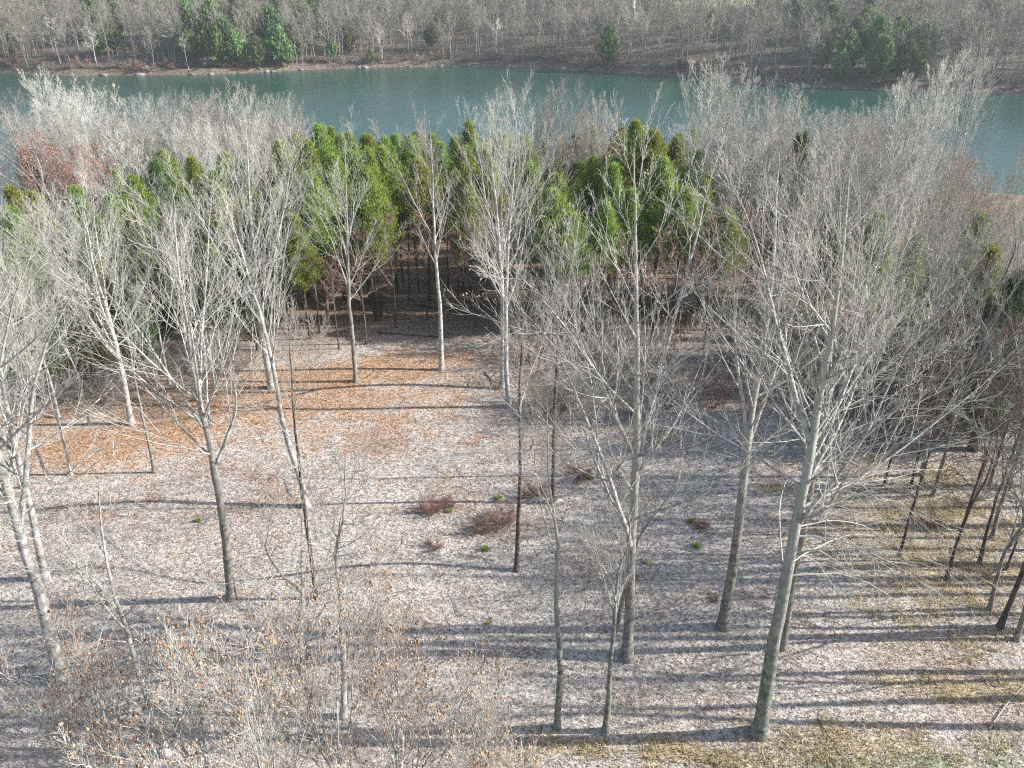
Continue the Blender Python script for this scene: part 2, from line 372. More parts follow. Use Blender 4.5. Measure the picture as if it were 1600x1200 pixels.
def grid(name, xs, ys, mats, kind, label, cat):
    X, Y = np.meshgrid(xs, ys); Z = terrain(X, Y)
    V = np.stack([X, Y, Z], -1).reshape(-1, 3); nx = len(xs)
    i = (np.arange(len(ys) - 1)[:, None] * nx + np.arange(nx - 1)[None]).ravel()
    me = mesh_from(name, V, np.stack([i, i + 1, i + nx + 1, i + nx], -1), mats)
    zn = zones(V[:, 0], V[:, 1])
    at = me.attributes.new("zone", 'FLOAT_COLOR', 'POINT'); at.data.foreach_set("color", np.ascontiguousarray(zn, np.float32).ravel())
    o = link(name, me); tag(o, label, cat, None, kind); return o

def ground_mat():
    m, t, b = newmat("leaf_litter_ground", 0.95)
    p = N(t, "ShaderNodeNewGeometry").outputs["Position"]
    at = N(t, "ShaderNodeAttribute", attribute_name="zone"); sp = N(t, "ShaderNodeSeparateColor"); t.links.new(at.outputs["Color"], sp.inputs[0])
    vo = N(t, "ShaderNodeTexVoronoi"); vo.inputs["Scale"].default_value = 8.0; t.links.new(p, vo.inputs["Vector"])
    cell = N(t, "ShaderNodeSeparateColor"); t.links.new(vo.outputs["Color"], cell.inputs[0])
    fine = math_(t, 'MULTIPLY_ADD', noise(t, p, 5.0, 6, 0.75), 0.6); t.links.new(math_(t, 'MULTIPLY', cell.outputs[0], 0.4), fine.node.inputs[2])
    pale = ramp(t, fine, [(0.28, (0.15, 0.135, 0.115)), (0.48, (0.34, 0.30, 0.26)), (0.68, (0.55, 0.50, 0.45))])
    org = ramp(t, fine, [(0.28, (0.11, 0.06, 0.035)), (0.5, (0.34, 0.195, 0.105)), (0.7, (0.5, 0.34, 0.23))])
    rust = ramp(t, fine, [(0.28, (0.12, 0.075, 0.055)), (0.5, (0.30, 0.205, 0.155)), (0.7, (0.46, 0.36, 0.295))])
    tan = ramp(t, fine, [(0.28, (0.13, 0.10, 0.055)), (0.5, (0.33, 0.26, 0.15)), (0.7, (0.52, 0.43, 0.28))])
    grn = ramp(t, fine, [(0.28, (0.06, 0.075, 0.03)), (0.5, (0.16, 0.19, 0.09)), (0.7, (0.30, 0.32, 0.2))])
    br = noise(t, p, 0.55, 6, 0.7)
    br = math_(t, 'MULTIPLY', math_(t, 'SUBTRACT', br, 0.5), 2.2)
    def msk(v, thr=0.42):
        return ramp(t, math_(t, 'ADD', v, br), [(thr - 0.25, (0, 0, 0)), (thr + 0.3, (1, 1, 1))])
    c = pale
    brown_big = ramp(t, noise(t, p, 0.16, 5, 0.65), [(0.5, (0, 0, 0)), (0.68, (0.75, 0.75, 0.75))])
    c = mix(t, brown_big, c, rust)
    c = mix(t, msk(sp.outputs[2]), c, rust); c = mix(t, msk(sp.outputs[0], 0.38), c, org)
    c = mix(t, msk(sp.outputs[1], 0.45), c, tan); c = mix(t, msk(at.outputs["Alpha"], 0.5), c, grn)
    # forest floor beyond and beside the clearing, tree shade darkened into its brown
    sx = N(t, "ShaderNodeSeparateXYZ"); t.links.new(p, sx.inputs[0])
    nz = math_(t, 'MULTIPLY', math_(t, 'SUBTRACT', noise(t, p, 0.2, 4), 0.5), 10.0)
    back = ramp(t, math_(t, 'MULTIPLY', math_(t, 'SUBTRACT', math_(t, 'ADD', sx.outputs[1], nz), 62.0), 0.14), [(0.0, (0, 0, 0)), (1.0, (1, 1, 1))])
    shaded_floor = ramp(t, fine, [(0.3, (0.055, 0.04, 0.03)), (0.5, (0.15, 0.105, 0.075)), (0.7, (0.28, 0.21, 0.16))])
    c = mix(t, back, c, mix(t, ramp(t, noise(t, p, 0.12, 4), [(0.45, (0, 0, 0)), (0.75, (0.8, 0.8, 0.8))]), shaded_floor, org))
    t.links.new(c, b.inputs["Base Color"])
    bp = N(t, "ShaderNodeBump"); bp.inputs["Strength"].default_value = 0.9; bp.inputs["Distance"].default_value = 0.08
    t.links.new(fine, bp.inputs["Height"]); t.links.new(bp.outputs[0], b.inputs["Normal"])
    return m
def hill_mat():
    m, t, b = newmat("hill_litter", 0.95)
    p = N(t, "ShaderNodeNewGeometry").outputs["Position"]
    fine = noise(t, p, 0.9, 7, 0.75)
    c = ramp(t, fine, [(0.33, (0.05, 0.038, 0.031)), (0.5, (0.13, 0.096, 0.08)), (0.66, (0.24, 0.19, 0.165))])
    c2 = ramp(t, fine, [(0.33, (0.06, 0.05, 0.035)), (0.5, (0.15, 0.125, 0.085)), (0.66, (0.28, 0.24, 0.18))])
    c = mix(t, ramp(t, noise(t, p, 0.04, 4), [(0.45, (0, 0, 0)), (0.6, (1, 1, 1))]), c, c2)
    # pale meadow behind the trees
    mp = N(t, "ShaderNodeMapping"); mp.vector_type = 'POINT'; mp.inputs["Location"].default_value = (-FIELD[0] / 48, -FIELD[1] / 40, 0); mp.inputs["Scale"].default_value = (1 / 48, 1 / 40, 0)
    t.links.new(p, mp.inputs[0])
    gd = N(t, "ShaderNodeVectorMath", operation='LENGTH'); t.links.new(mp.outputs[0], gd.inputs[0])
    fm = ramp(t, math_(t, 'ADD', gd.outputs["Value"], math_(t, 'MULTIPLY', noise(t, p, 0.06, 3), 0.3)), [(0.9, (1, 1, 1)), (1.15, (0, 0, 0))])
    c = mix(t, fm, c, ramp(t, fine, [(0.3, (0.26, 0.30, 0.14)), (0.7, (0.50, 0.50, 0.30))]))
    t.links.new(c, b.inputs["Base Color"])
    bp = N(t, "ShaderNodeBump"); bp.inputs["Strength"].default_value = 0.8; bp.inputs["Distance"].default_value = 0.5
    t.links.new(fine, bp.inputs["Height"]); t.links.new(bp.outputs[0], b.inputs["Normal"])
    return m
def hit_hill(u, v):
    d = ray(u, v)
    for Y in np.arange(230, 900, 1.0):
        q = d * (Y / d[1]); 
        if H + q[2] <= float(terrain(q[0], Y)): return np.array([q[0], Y, float(terrain(q[0], Y))])
    return np.array([d[0] * 900 / d[1], 900, 50.0])
FIELD = hit_hill(1180, 8); FIELD[1] += 32

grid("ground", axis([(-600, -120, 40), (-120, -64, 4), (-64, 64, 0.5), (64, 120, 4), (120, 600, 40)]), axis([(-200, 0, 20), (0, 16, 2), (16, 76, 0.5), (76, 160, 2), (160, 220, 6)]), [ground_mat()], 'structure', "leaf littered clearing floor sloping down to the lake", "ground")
grid("hill", axis([(-900, -300, 50), (-300, 300, 4), (300, 900, 50)]), axis([(220, 280, 6), (280, 340, 1.0), (340, 480, 4), (480, 960, 40)]), [hill_mat()], 'structure', "brown wooded hillside rising behind the lake", "hillside")

def water_mat():
    m, t, b = newmat("lake_water", 0.10)
    b.inputs["IOR"].default_value = 1.33; b.inputs["Specular IOR Level"].default_value = 0.4
    p = N(t, "ShaderNodeNewGeometry").outputs["Position"]
    c = ramp(t, noise(t, p, 0.03, 3), [(0.35, (0.010, 0.050, 0.038)), (0.65, (0.014, 0.066, 0.050))])
    t.links.new(c, b.inputs["Base Color"])
    mp = N(t, "ShaderNodeMapping"); mp.inputs["Scale"].default_value = (0.8, 1.6, 1); t.links.new(p, mp.inputs[0])
    bp = N(t, "ShaderNodeBump"); bp.inputs["Strength"].default_value = 0.5; bp.inputs["Distance"].default_value = 0.15
    t.links.new(noise(t, mp.outputs[0], 0.9, 5, 0.65), bp.inputs["Height"]); t.links.new(bp.outputs[0], b.inputs["Normal"])
    return m
wv = np.array([[-900, 100, WATER_Z], [900, 100, WATER_Z], [900, 420, WATER_Z], [-900, 420, WATER_Z]], float)
xs = np.linspace(-890, 890, 61); ysn = near_shore(xs) - 3; ysf = far_shore(xs) + 4
V = np.concatenate([np.stack([xs, ysn, 0 * xs + WATER_Z], -1), np.stack([xs, ysf, 0 * xs + WATER_Z], -1)])
i = np.arange(60); link("lake_water", mesh_from("lake_water", V, np.stack([i, i + 1, i + 62, i + 61], -1), [water_mat()]))
tag(bpy.data.objects["lake_water"], "dark green lake between the near wood and the far bank", "water", None, 'structure')

# loose leaves on the clearing floor (one mass)
def litter():
    rng = np.random.default_rng(11); n = 560000
    y = 20 + 50 * rng.random(n) ** 0.9; x = (rng.random(n) * 2 - 1) * (0.66 * y + 10)
    zn = zones(x, y) + (rng.random((n, 1)) - 0.5) * 1.1 + (0.3 * np.sin(x * 0.9 + 1.3 * np.sin(y * 0.7)) * np.sin(y * 1.1 + x * 0.3))[:, None]
    z = terrain(x, y) + rng.uniform(0.015, 0.06, n)
    V, Q = leaves(rng, np.stack([x, y, z], -1), 0.068, 0.75, 0.5)
    r = rng.random(n)[:, None]
    pal = np.where(r < .45, [[0.56, 0.505, 0.46]], np.where(r < .8, [[0.43, 0.37, 0.325]], [[0.27, 0.215, 0.18]]))
    oc = np.where(r < .3, [[0.53, 0.42, 0.33]], np.where(r < .75, [[0.42, 0.255, 0.14]], [[0.26, 0.14, 0.075]]))
    rc = np.where(r < .3, [[0.50, 0.42, 0.36]], np.where(r < .7, [[0.33, 0.22, 0.165]], [[0.21, 0.13, 0.10]]))
    tc = np.where(r < .5, [[0.45, 0.36, 0.22]], [[0.30, 0.22, 0.13]])
    col = np.where(zn[:, 2:3] > .42, rc, pal); col = np.where(zn[:, 0:1] > .4, oc, col); col = np.where(zn[:, 1:2] > .5, tc, col)
    col *= rng.uniform(0.8, 1.15, (n, 1))
    m, t, b = newmat("fallen_leaves", 0.85)
    a = N(t, "ShaderNodeAttribute", attribute_name="tone"); t.links.new(a.outputs["Color"], b.inputs["Base Color"])
    me = mesh_from("fallen_leaves", V, Q, [m], smooth=False)
    at = me.attributes.new("tone", 'FLOAT_COLOR', 'POINT')
    at.data.foreach_set("color", np.repeat(np.c_[col, np.ones(n)], 4, 0).astype(np.float32).ravel())
    tag(link("fallen_leaves", me), "pale and rust coloured leaf litter covering the clearing", "leaf litter", None, 'stuff')
litter()
def fallen_twigs():
    rng = np.random.default_rng(12); n = 3200
    y = 21 + 48 * rng.random(n); x = (rng.random(n) * 2 - 1) * (0.66 * y + 8); az = rng.random(n) * 6.28; L = rng.uniform(.25, 1.0, n) * np.where(rng.random(n) < .06, 2.6, 1)
    P = np.empty((n, 4, 3)); a = az.copy()
    P[:, 0] = np.stack([x, y, 0 * x], -1)
    for k in range(1, 4):
        a = a + rng.normal(0, .3, n); P[:, k] = P[:, k - 1] + np.stack([np.cos(a), np.sin(a), 0 * a], -1) * (L / 3)[:, None]
    P[:, :, 2] = terrain(P[:, :, 0], P[:, :, 1]) + 0.06
    R = (rng.uniform(.006, .016, n) * np.sqrt(L / .6))[:, None] * np.array([[1, .9, .7, .4]])
    V, Q = tubes(P, R, 4)
    tag(link("fallen_twigs", mesh_from("fallen_twigs", V, Q, [M["brush_twig"]])), "dead twigs strewn over the leaf litter of the clearing", "twigs", None, 'stuff')
fallen_twigs()

# dry grass: blades in tufts (one mass), a little green in it at the front edge
def grass(name, label, spots, n, cols, hgt, seed, uniform=None, curl=1.0):
    rng = np.random.default_rng(seed)
    pts = []
    for u, v, hw, hh, wt in spots:
        c = on_z(u, v); e = on_z(u + hw, v); q = on_z(u, v - hh); sx, sy = abs(e[0] - c[0]), abs(q[1] - c[1])
        k = int(n * wt * sx * sy)
        tuft = rng.normal(0, 0.8, (max(4, k // 24), 2)); tp = tuft[rng.integers(0, len(tuft), k)]
        pts.append(np.stack([c[0] + sx * tp[:, 0], c[1] + sy * tp[:, 1]], -1) + rng.normal(0, 0.3, (k, 2)))
    p = np.concatenate(pts); k = len(p)
    z = terrain(p[:, 0], p[:, 1])
    L = hgt * rng.uniform(0.5, 1.3, k); az = rng.random(k) * 6.28; lean = rng.uniform(0.3, 1.2, k) * curl
    d = np.stack([np.cos(az), np.sin(az), 0 * az], -1)
    P = np.empty((k, 3, 3)); P[:, 0] = np.c_[p, z]
    P[:, 1] = P[:, 0] + (d * np.sin(lean * 0.5)[:, None] + np.array([0, 0, 1]) * np.cos(lean * 0.5)[:, None]) * (L * 0.5)[:, None]
    P[:, 2] = P[:, 1] + (d * np.sin(lean * 1.3)[:, None] + np.array([0, 0, 1]) * np.cos(lean * 1.3)[:, None]) * (L * 0.5)[:, None]
    s = np.stack([-np.sin(az), np.cos(az), 0 * az], -1) * 0.014
    V = np.stack([P[:, 0] - s, P[:, 0] + s, P[:, 1] + s, P[:, 1] - s, P[:, 2] + s * .25, P[:, 2] - s * .25], 1).reshape(-1, 3)
    b0 = np.arange(k)[:, None] * 6
    Q = np.concatenate([b0 + np.array([[0, 1, 2, 3]]), b0 + np.array([[3, 2, 4, 5]])])
    tag(link(name, mesh_from(name, V, Q, [leaf_mat(name + "_blades", cols, 0.3, 0.0)], smooth=False)), label, "grass", None, 'stuff')
grass("dry_grass", "tan dry grass tufts along the front and right of the clearing", TAN, 340, [(0.36, 0.26, 0.13), (0.52, 0.41, 0.23), (0.66, 0.56, 0.37)], 0.26, 3)
grass("green_grass", "thin green grass at the front edge of the clearing", GREEN[:2] + GREEN[5:8], 200, [(0.10, 0.14, 0.05), (0.2, 0.24, 0.1), (0.34, 0.33, 0.18)], 0.16, 4)

#==FRONT==
# ------------------------------------------------------------------ the trees standing in the clearing, one by one
def front_tree(seed, name, label, px, r0, tm, cm, group=None, Y=None, cat="tree", depth=None, **kw):
    """px: centreline of the stem in the photo, base first, top last; the stem stands in the upright plane through its base"""
    if Y is None: base = place(*px[0])
    else:
        base = lift(px[0][0], px[0][1], Y); base[2] = float(terrain(base[0], Y)) - 0.06
    pts = [np.zeros(3)]
    n = len(px)
    rng = np.random.default_rng(seed)
    for i, (u, v) in enumerate(px[1:], 1):
        yy = base[1] + (depth or 0) * i / (n - 1) + rng.normal(0, 0.3)
        q = lift(u, v, yy) - base
        if q[2] > pts[-1][2] + 0.3: pts.append(q)
    pod = {k: kw.pop(k) for k in ("podn", "podsize", "podmat", "podname") if k in kw}
    g = gen_tree(seed, pts, r0, **kw)
    e = build_tree(name, base, g, tm, cm, seed=seed, **pod)
    return tag(e, label, cat, group)

G_F = "bare trees standing in the clearing"
fan = dict(ang=(24, 42), trop=0.45, spread=0.5, shape='round')
# back row
front_tree(1, "bare_tree", "slim straight bare tree left of the cedar gap, its right limb low and long", [(556, 596), (551, 520), (546, 440), (543, 330), (540, 222)], 0.21, "grey_bark", "green_twig", G_F, cb=0.36, n1=20, leaders=3, **fan)
front_tree(2, "bare_tree", "pale straight bare tree standing alone before the dark gap in the cedars", [(690, 578), (689, 480), (682, 390), (680, 300), (676, 188)], 0.23, "pale_bark", "pale_twig", G_F, cb=0.44, n1=16, leaders=2, ang=(30, 50), trop=0.5, spread=0.48)
front_tree(3, "bare_tree", "tall white stemmed tree, rear one of the close pair behind the thin dark trunk", [(785, 607), (785, 520), (782, 400), (775, 290), (765, 175)], 0.25, "pale_bark", "pale_twig", G_F, cb=0.36, n1=22, leaders=3, **fan)
front_tree(4, "bare_tree", "tall white stemmed tree, front one of the close pair behind the thin dark trunk", [(795, 635), (790, 560), (790, 440), (796, 320), (806, 165)], 0.22, "pale_bark", "pale_twig", G_F, cb=0.36, n1=22, leaders=2, **fan)
# left half
front_tree(5, "bare_tree", "big many stemmed bare tree, broad pale crown before the left cedars", [(425, 606), (412, 540), (404, 470), (398, 380), (392, 290), (388, 200)], 0.30, "pale_bark", "pale_twig", G_F, cb=0.3, n1=24, leaders=5, ang=(26, 46), trop=0.5, spread=0.55)
front_tree(6, "bare_tree", "white tree leaning left with a bend halfway up its bare stem", [(480, 792), (466, 740), (445, 680), (426, 570), (400, 470), (375, 390), (350, 300)], 0.22, "pale_bark", "pale_twig", G_F, cb=0.5, n1=18, leaders=3, **fan)
front_tree(7, "bare_tree", "thin dark stemmed young tree, pinkish twiggy top, beside the leaning white tree", [(494, 935), (481, 817), (469, 690), (463, 590), (456, 470)], 0.13, "dark_bark", "pink_twig", G_F, cb=0.6, n1=18, leaders=2, ang=(26, 50), trop=0.6, spread=0.45)
front_tree(8, "bare_tree", "forked bare tree with dark foot and wide white crown, left half of clearing", [(362, 935), (346, 800), (330, 705), (312, 620), (296, 530), (280, 440), (268, 335)], 0.27, "grey_bark", "pale_twig", G_F, cb=0.42, n1=24, leaders=4, ang=(34, 62), trop=0.4, spread=0.62)
front_tree(9, "bare_tree", "pale fan crowned tree with a leaning trunk at the left edge of the clearing", [(205, 662), (190, 580), (172, 500), (150, 420), (130, 310)], 0.24, "pale_bark", "pale_twig", G_F, cb=0.32, n1=26, leaders=4, ang=(34, 62), trop=0.55, spread=0.72)
front_tree(10, "bare_tree", "slender crooked bare tree on the orange leaves just right of the fan crowned one", [(241, 738), (226, 660), (210, 580), (196, 500), (190, 420)], 0.12, "grey_bark", "pale_twig", G_F, cb=0.55, n1=14, leaders=1, ang=(30, 55), trop=0.5, spread=0.4)
front_tree(11, "bare_tree", "thick pale trunk leaning out of the left edge of the clearing", [(97, 1062), (70, 960), (40, 850), (8, 745), (-20, 620), (-45, 500), (-60, 400)], 0.36, "pale_bark", "pale_twig", G_F, cb=0.42, n1=26, leaders=4, ang=(38, 68), trop=0.45, spread=0.62)
front_tree(12, "bare_tree", "pale slim trunk standing behind the thick leaning one at the left edge", [(71, 905), (50, 810), (22, 690), (0, 590), (-10, 480), (-15, 400)], 0.23, "pale_bark", "pale_twig", G_F, cb=0.45, n1=24, leaders=3, ang=(36, 64), trop=0.5, spread=0.6)
# middle
front_tree(13, "bare_tree", "thin near black trunk with a grey twiggy top in the middle of the clearing", [(807, 892), (809, 800), (808, 700), (806, 600), (808, 520), (806, 430)], 0.15, "dark_bark", "grey_twig", G_F, cb=0.55, n1=22, leaders=2, ang=(30, 58), trop=0.45, spread=0.5)
front_tree(14, "bare_tree", "dark slim tree behind the thin near black trunk, brown bramble at its foot", [(863, 786), (868, 690), (872, 580), (874, 480), (872, 375)], 0.15, "dark_bark", "grey_twig", G_F, cb=0.5, n1=22, leaders=2, ang=(34, 62), trop=0.4, spread=0.5)
front_tree(15, "bare_tree", "lichen spotted slender tree forking in two above the middle of its mossy trunk", [(871, 1136), (874, 1040), (866, 930), (868, 860), (858, 800), (850, 730), (846, 620)], 0.17, "moss_bark", "grey_twig", G_F, cb=0.62, n1=9, leaders=2, n2=6, n3=5, n4=2, ang=(24, 42), trop=0.4, spread=0.5)
front_tree(16, "bare_tree", "thin dark tree with twin stems standing just left of the large grey trunk", [(946, 1142), (954, 1050), (959, 960), (962, 900), (975, 860), (978, 780)], 0.16, "moss_bark", "grey_twig", G_F, cb=0.5, n1=12, leaders=2, n2=7, ang=(22, 48), trop=0.5, spread=0.5)
front_tree(17, "bare_tree", "tall grey tree right of the middle, limbs rising from low down", [(979, 1029), (986, 930), (990, 800), (996, 690), (996, 560), (994, 430), (992, 320), (990, 235)], 0.30, "grey_bark", "pale_twig", G_F, cb=0.3, n1=26, leaders=3, ang=(34, 60), trop=0.5, spread=0.45, podn=500, podsize=0.08, podmat="pod_pale", podname="dry_leaves")
# right
front_tree(18, "bare_tree", "tall straight grey trunk between the mossy giant and the rising limbed tree", [(1129, 980), (1148, 860), (1164, 710), (1180, 600), (1196, 480), (1206, 370), (1214, 240)], 0.31, "grey_bark", "grey_twig", G_F, cb=0.42, n1=28, leaders=3, ang=(36, 64), trop=0.4, spread=0.5, podn=500, podsize=0.08, podmat="pod_pale")
front_tree(219, "bare_tree", "largest front tree, mossy grey trunk, huge crown, boughs drooping to the right", [(1186, 1146), (1212, 980), (1237, 850), (1262, 725), (1278, 620), (1296, 500), (1310, 390), (1320, 270)], 0.36, "moss_bark", "pale_twig", G_F, cb=0.46, n1=30, leaders=4, ang=(34, 62), trop=0.35, spread=0.6, droop=11, droop_t=(0.34, 0.52), droop_aim=0.15, podn=900, podsize=0.085, podmat="pod_pale")
front_tree(20, "bare_tree", "grey trunk half hidden behind the mossy giant's trunk", [(1222, 1012), (1240, 900), (1258, 800), (1275, 720), (1300, 600), (1330, 470), (1350, 330)], 0.24, "grey_bark", "grey_twig", G_F, cb=0.45, n1=26, leaders=3, ang=(38, 66), trop=0.4, spread=0.5, podn=400, podsize=0.08, podmat="pod_pale")
# saplings low on the left, in front
front_tree(21, "sapling", "pale crooked sapling rising between the two left foreground trunks", [(262, 1180), (225, 1080), (200, 1000), (165, 890), (155, 820), (150, 740)], 0.15, "pale_bark", "pale_twig", "saplings in the front left", cb=0.4, n1=11, leaders=2, n2=6, n3=5, n4=1, ang=(34, 60), trop=0.5, spread=0.5, cat="sapling", twig=0.0085)
front_tree(22, "sapling", "mossy sapling with a bent over broken top between the left trunks", [(487, 1150), (470, 1040), (452, 950), (434, 900), (418, 860), (410, 790)], 0.17, "moss_bark", "pale_twig", "saplings in the front left", cb=0.45, n1=12, leaders=2, n2=6, n3=5, n4=1, ang=(40, 70), trop=0.2, spread=0.55, cat="sapling", wob=0.2, twig=0.0085)
front_tree(23, "sapling", "wide forked pale sapling left of the middle with two bare wavy arms", [(537, 1120), (537, 1000), (532, 920), (527, 865), (540, 800), (542, 700)], 0.17, "pale_bark", "pale_twig", "saplings in the front left", cb=0.6, n1=7, leaders=2, n2=5, n3=4, n4=1, ang=(30, 60), trop=0.5, spread=0.5, cat="sapling", twig=0.0085)
front_tree(24, "sapling", "dark leaning sapling reaching right from the foot of the large grey trunk", [(962, 985), (985, 880), (1000, 830), (1040, 780), (1075, 735)], 0.12, "grey_bark", "pink_twig", "saplings in the front left", cb=0.35, n1=12, leaders=1, n2=6, n3=5, n4=1, ang=(30, 60), trop=0.4, spread=0.5, cat="sapling", twig=0.0085)
front_tree(25, "sapling", "thin bare sapling curving in front of the brush at right of the middle", [(935, 745), (930, 660), (920, 580), (900, 520), (895, 450)], 0.08, "pale_bark", "pale_twig", None, cb=0.45, n1=10, leaders=2, n2=6, n3=4, n4=1, ang=(30, 55), trop=0.4, spread=0.45, cat="sapling")
#==NEAR==
# tree tops close below the camera, lower left
G_N = "rusty podded tree tops below the viewpoint"
near = [
    ((-13.2, 19.0), 11.2, "pale podded treetop at the lower left corner, leftmost of its row"),
    ((-9.3, 18.0), 11.8, "rusty podded treetop second from the lower left corner"),
    ((-6.2, 19.5), 12.2, "tallest of the rusty podded treetops along the lower left"),
    ((-3.4, 18.5), 10.6, "rusty podded treetop just right of the tallest one"),
    ((-1.2, 20.2), 8.2, "low thin podded treetop at the right end of the lower left row"),
    ((-0.2, 17.6), 8.4, "broken looking podded treetop at the bottom edge, nearest the middle"),
    ((-15.0, 20.0), 9.0, "grey podded treetop cut by the left edge of the photo"),
    ((-7.8, 16.6), 12.6, "nearest podded treetop, cut by the bottom edge at left"),
    ((-4.6, 22.6), 8.6, "small twiggy podded treetop rising behind the tallest podded one"),
]
for i, ((x, y), h, lab) in enumerate(near):
    rng = np.random.default_rng(300 + i)
    ctrl = [(0, 0, 0), (rng.normal(0, .2), rng.normal(0, .2), h * .35), (rng.normal(0, .4), rng.normal(0, .3), h * .7), (rng.normal(0, .5), rng.normal(0, .4), h)]
    g = gen_tree(300 + i, ctrl, 0.115, cb=0.28, n1=26, leaders=6, n2=7, n3=3, n4=0, ang=(16, 36), trop=0.45, spread=0.52, twig=0.0068, wand=0.2)
    e = build_tree("podded_tree", (x, y, float(terrain(x, y)) - .05), g, "moss_bark" if i % 2 else "pale_bark", "pale_twig" if i % 3 == 1 else "pink_twig", podn=650 if h > 9 else 260, podsize=0.11, podmat="pod", seed=i)
    tag(e, lab, "tree", G_N)

#==EDGES==
# ------------------------------------------------------------------ trees at both sides of the clearing
G_R, G_L = "bare trees crowding the right edge of the clearing", "thin stems crowding the left edge of the clearing"
def var_meshes(n, seed, tm, cm, hgt, r0, podn=0, podmat=None, **kw):
    out = []
    for i in range(n):
        rng = np.random.default_rng(seed + i)
        ctrl = [(0, 0, 0)] + [(rng.normal(0, .035) * hgt * q, rng.normal(0, .035) * hgt * q, hgt * q) for q in (.3, .6, .85, 1)]
        g = gen_tree(seed + i, ctrl, r0, **kw)
        tr = mesh_from("trunk", *g[0], [M[tm]]); cr = mesh_from("crown", g[1][0], g[1][1], [M[LIMB.get(tm, tm)], M[cm]], g[1][2])
        ex = None
        if podn:
            T = np.concatenate(g[2][-2:]); T = T[T[:, 2] > 0.62 * hgt]; T = T[rng.permutation(len(T))[:podn]]
            ex = mesh_from("buds", *leaves(rng, T, 0.13), [M[podmat]], smooth=False)
        out.append((tr, cr, ex))
    return out
def put(name, meshes, loc, rz, sc, label, cat, group, cm=None, extra="buds"):
    e = empty(name, loc, rz, sc)
    link("trunk", meshes[0], e); link("crown", meshes[1], e)
    if meshes[2]: link(extra, meshes[2], e)
    return tag(e, label, cat, group)
edge_kw = dict(cb=0.3, n1=20, leaders=3, n2=7, n3=5, n4=1, ang=(34, 62), trop=0.45, spread=0.5, twig=0.0062)
RV = var_meshes(4, 400, "grey_bark", "grey_twig", 15, 0.17, **edge_kw) + var_meshes(2, 420, "dark_bark", "green_twig", 14, 0.16, **edge_kw)
right_px = [(1440, 742, 390), (1457, 775, 480), (1392, 705, 350), (1335, 655, 330), (1508, 645, 330), (1562, 980, 560), (1546, 952, 640), (1588, 1000, 620), (1605, 905, 500), (1525, 705, 400), (1575, 765, 470), (1610, 700, 380), (1430, 620, 300), (1540, 590, 310), (1660, 820, 420), (1680, 960, 560), (1590, 640, 350), (1640, 1060, 700), (1475, 580, 290), (1630, 860, 460), (1690, 760, 400), (1720, 900, 480), (1650, 700, 380), (1780, 760, 400), (1480, 690, 400), (1410, 660, 370), (1550, 840, 520)]
rr = np.random.default_rng(9)
for i, (u, v, vt) in enumerate(right_px):
    b = place(u, v); top = lift(u, vt, b[1])[2]; m_ = RV[i % 6]; h0 = 15 if i % 6 < 4 else 14
    s = max(0.5, (top - b[2]) / h0)
    put("bare_tree", m_, b, rr.random() * 6.28, (s * 0.95, s * 0.95, s), "grey twiggy tree in the crowded row along the right edge of the clearing", "tree", G_R)
LV = var_meshes(3, 440, "pale_bark", "pale_twig", 13, 0.12, **edge_kw)
left_px = [(112, 742, 420), (72, 742, 430), (34, 762, 450), (140, 664, 380), (92, 652, 370), (-20, 800, 460), (20, 690, 380), (-60, 720, 360), (60, 610, 330), (120, 590, 320), (-30, 640, 330), (160, 610, 330), (265, 600, 330), (335, 602, 330), (300, 585, 320)]
for i, (u, v, vt) in enumerate(left_px):
    b = place(u, v); top = lift(u, vt, b[1])[2]; s = max(0.5, (top - b[2]) / 13)
    put("bare_tree", LV[i % 3], b, rr.random() * 6.28, (s * 0.8, s * 0.8, s), "thin pale tree among the stems crowding the left edge of the clearing", "tree", G_L)
# wood just outside the frame on the right: its shadows cross the clearing
OV = var_meshes(3, 460, "grey_bark", "grey_twig", 22, 0.27, cb=0.55, n1=9, leaders=1, n2=5, n3=3, n4=1, ang=(30, 55), trop=0.45, spread=0.42, twig=0.007)
for i, (u, v) in enumerate([(1760, 1052), (1950, 1098), (1800, 1135), (1880, 930), (1760, 880), (1740, 820), (1850, 790), (1700, 985), (2100, 905)]):
    put("bare_tree", OV[i % 3], place(u, v), i * 1.7, 0.85 + 0.3 * ((i * 37) % 10) / 10, "grey tree in the wood just beyond the right side of the clearing", "tree", "trees of the wood right of the clearing")

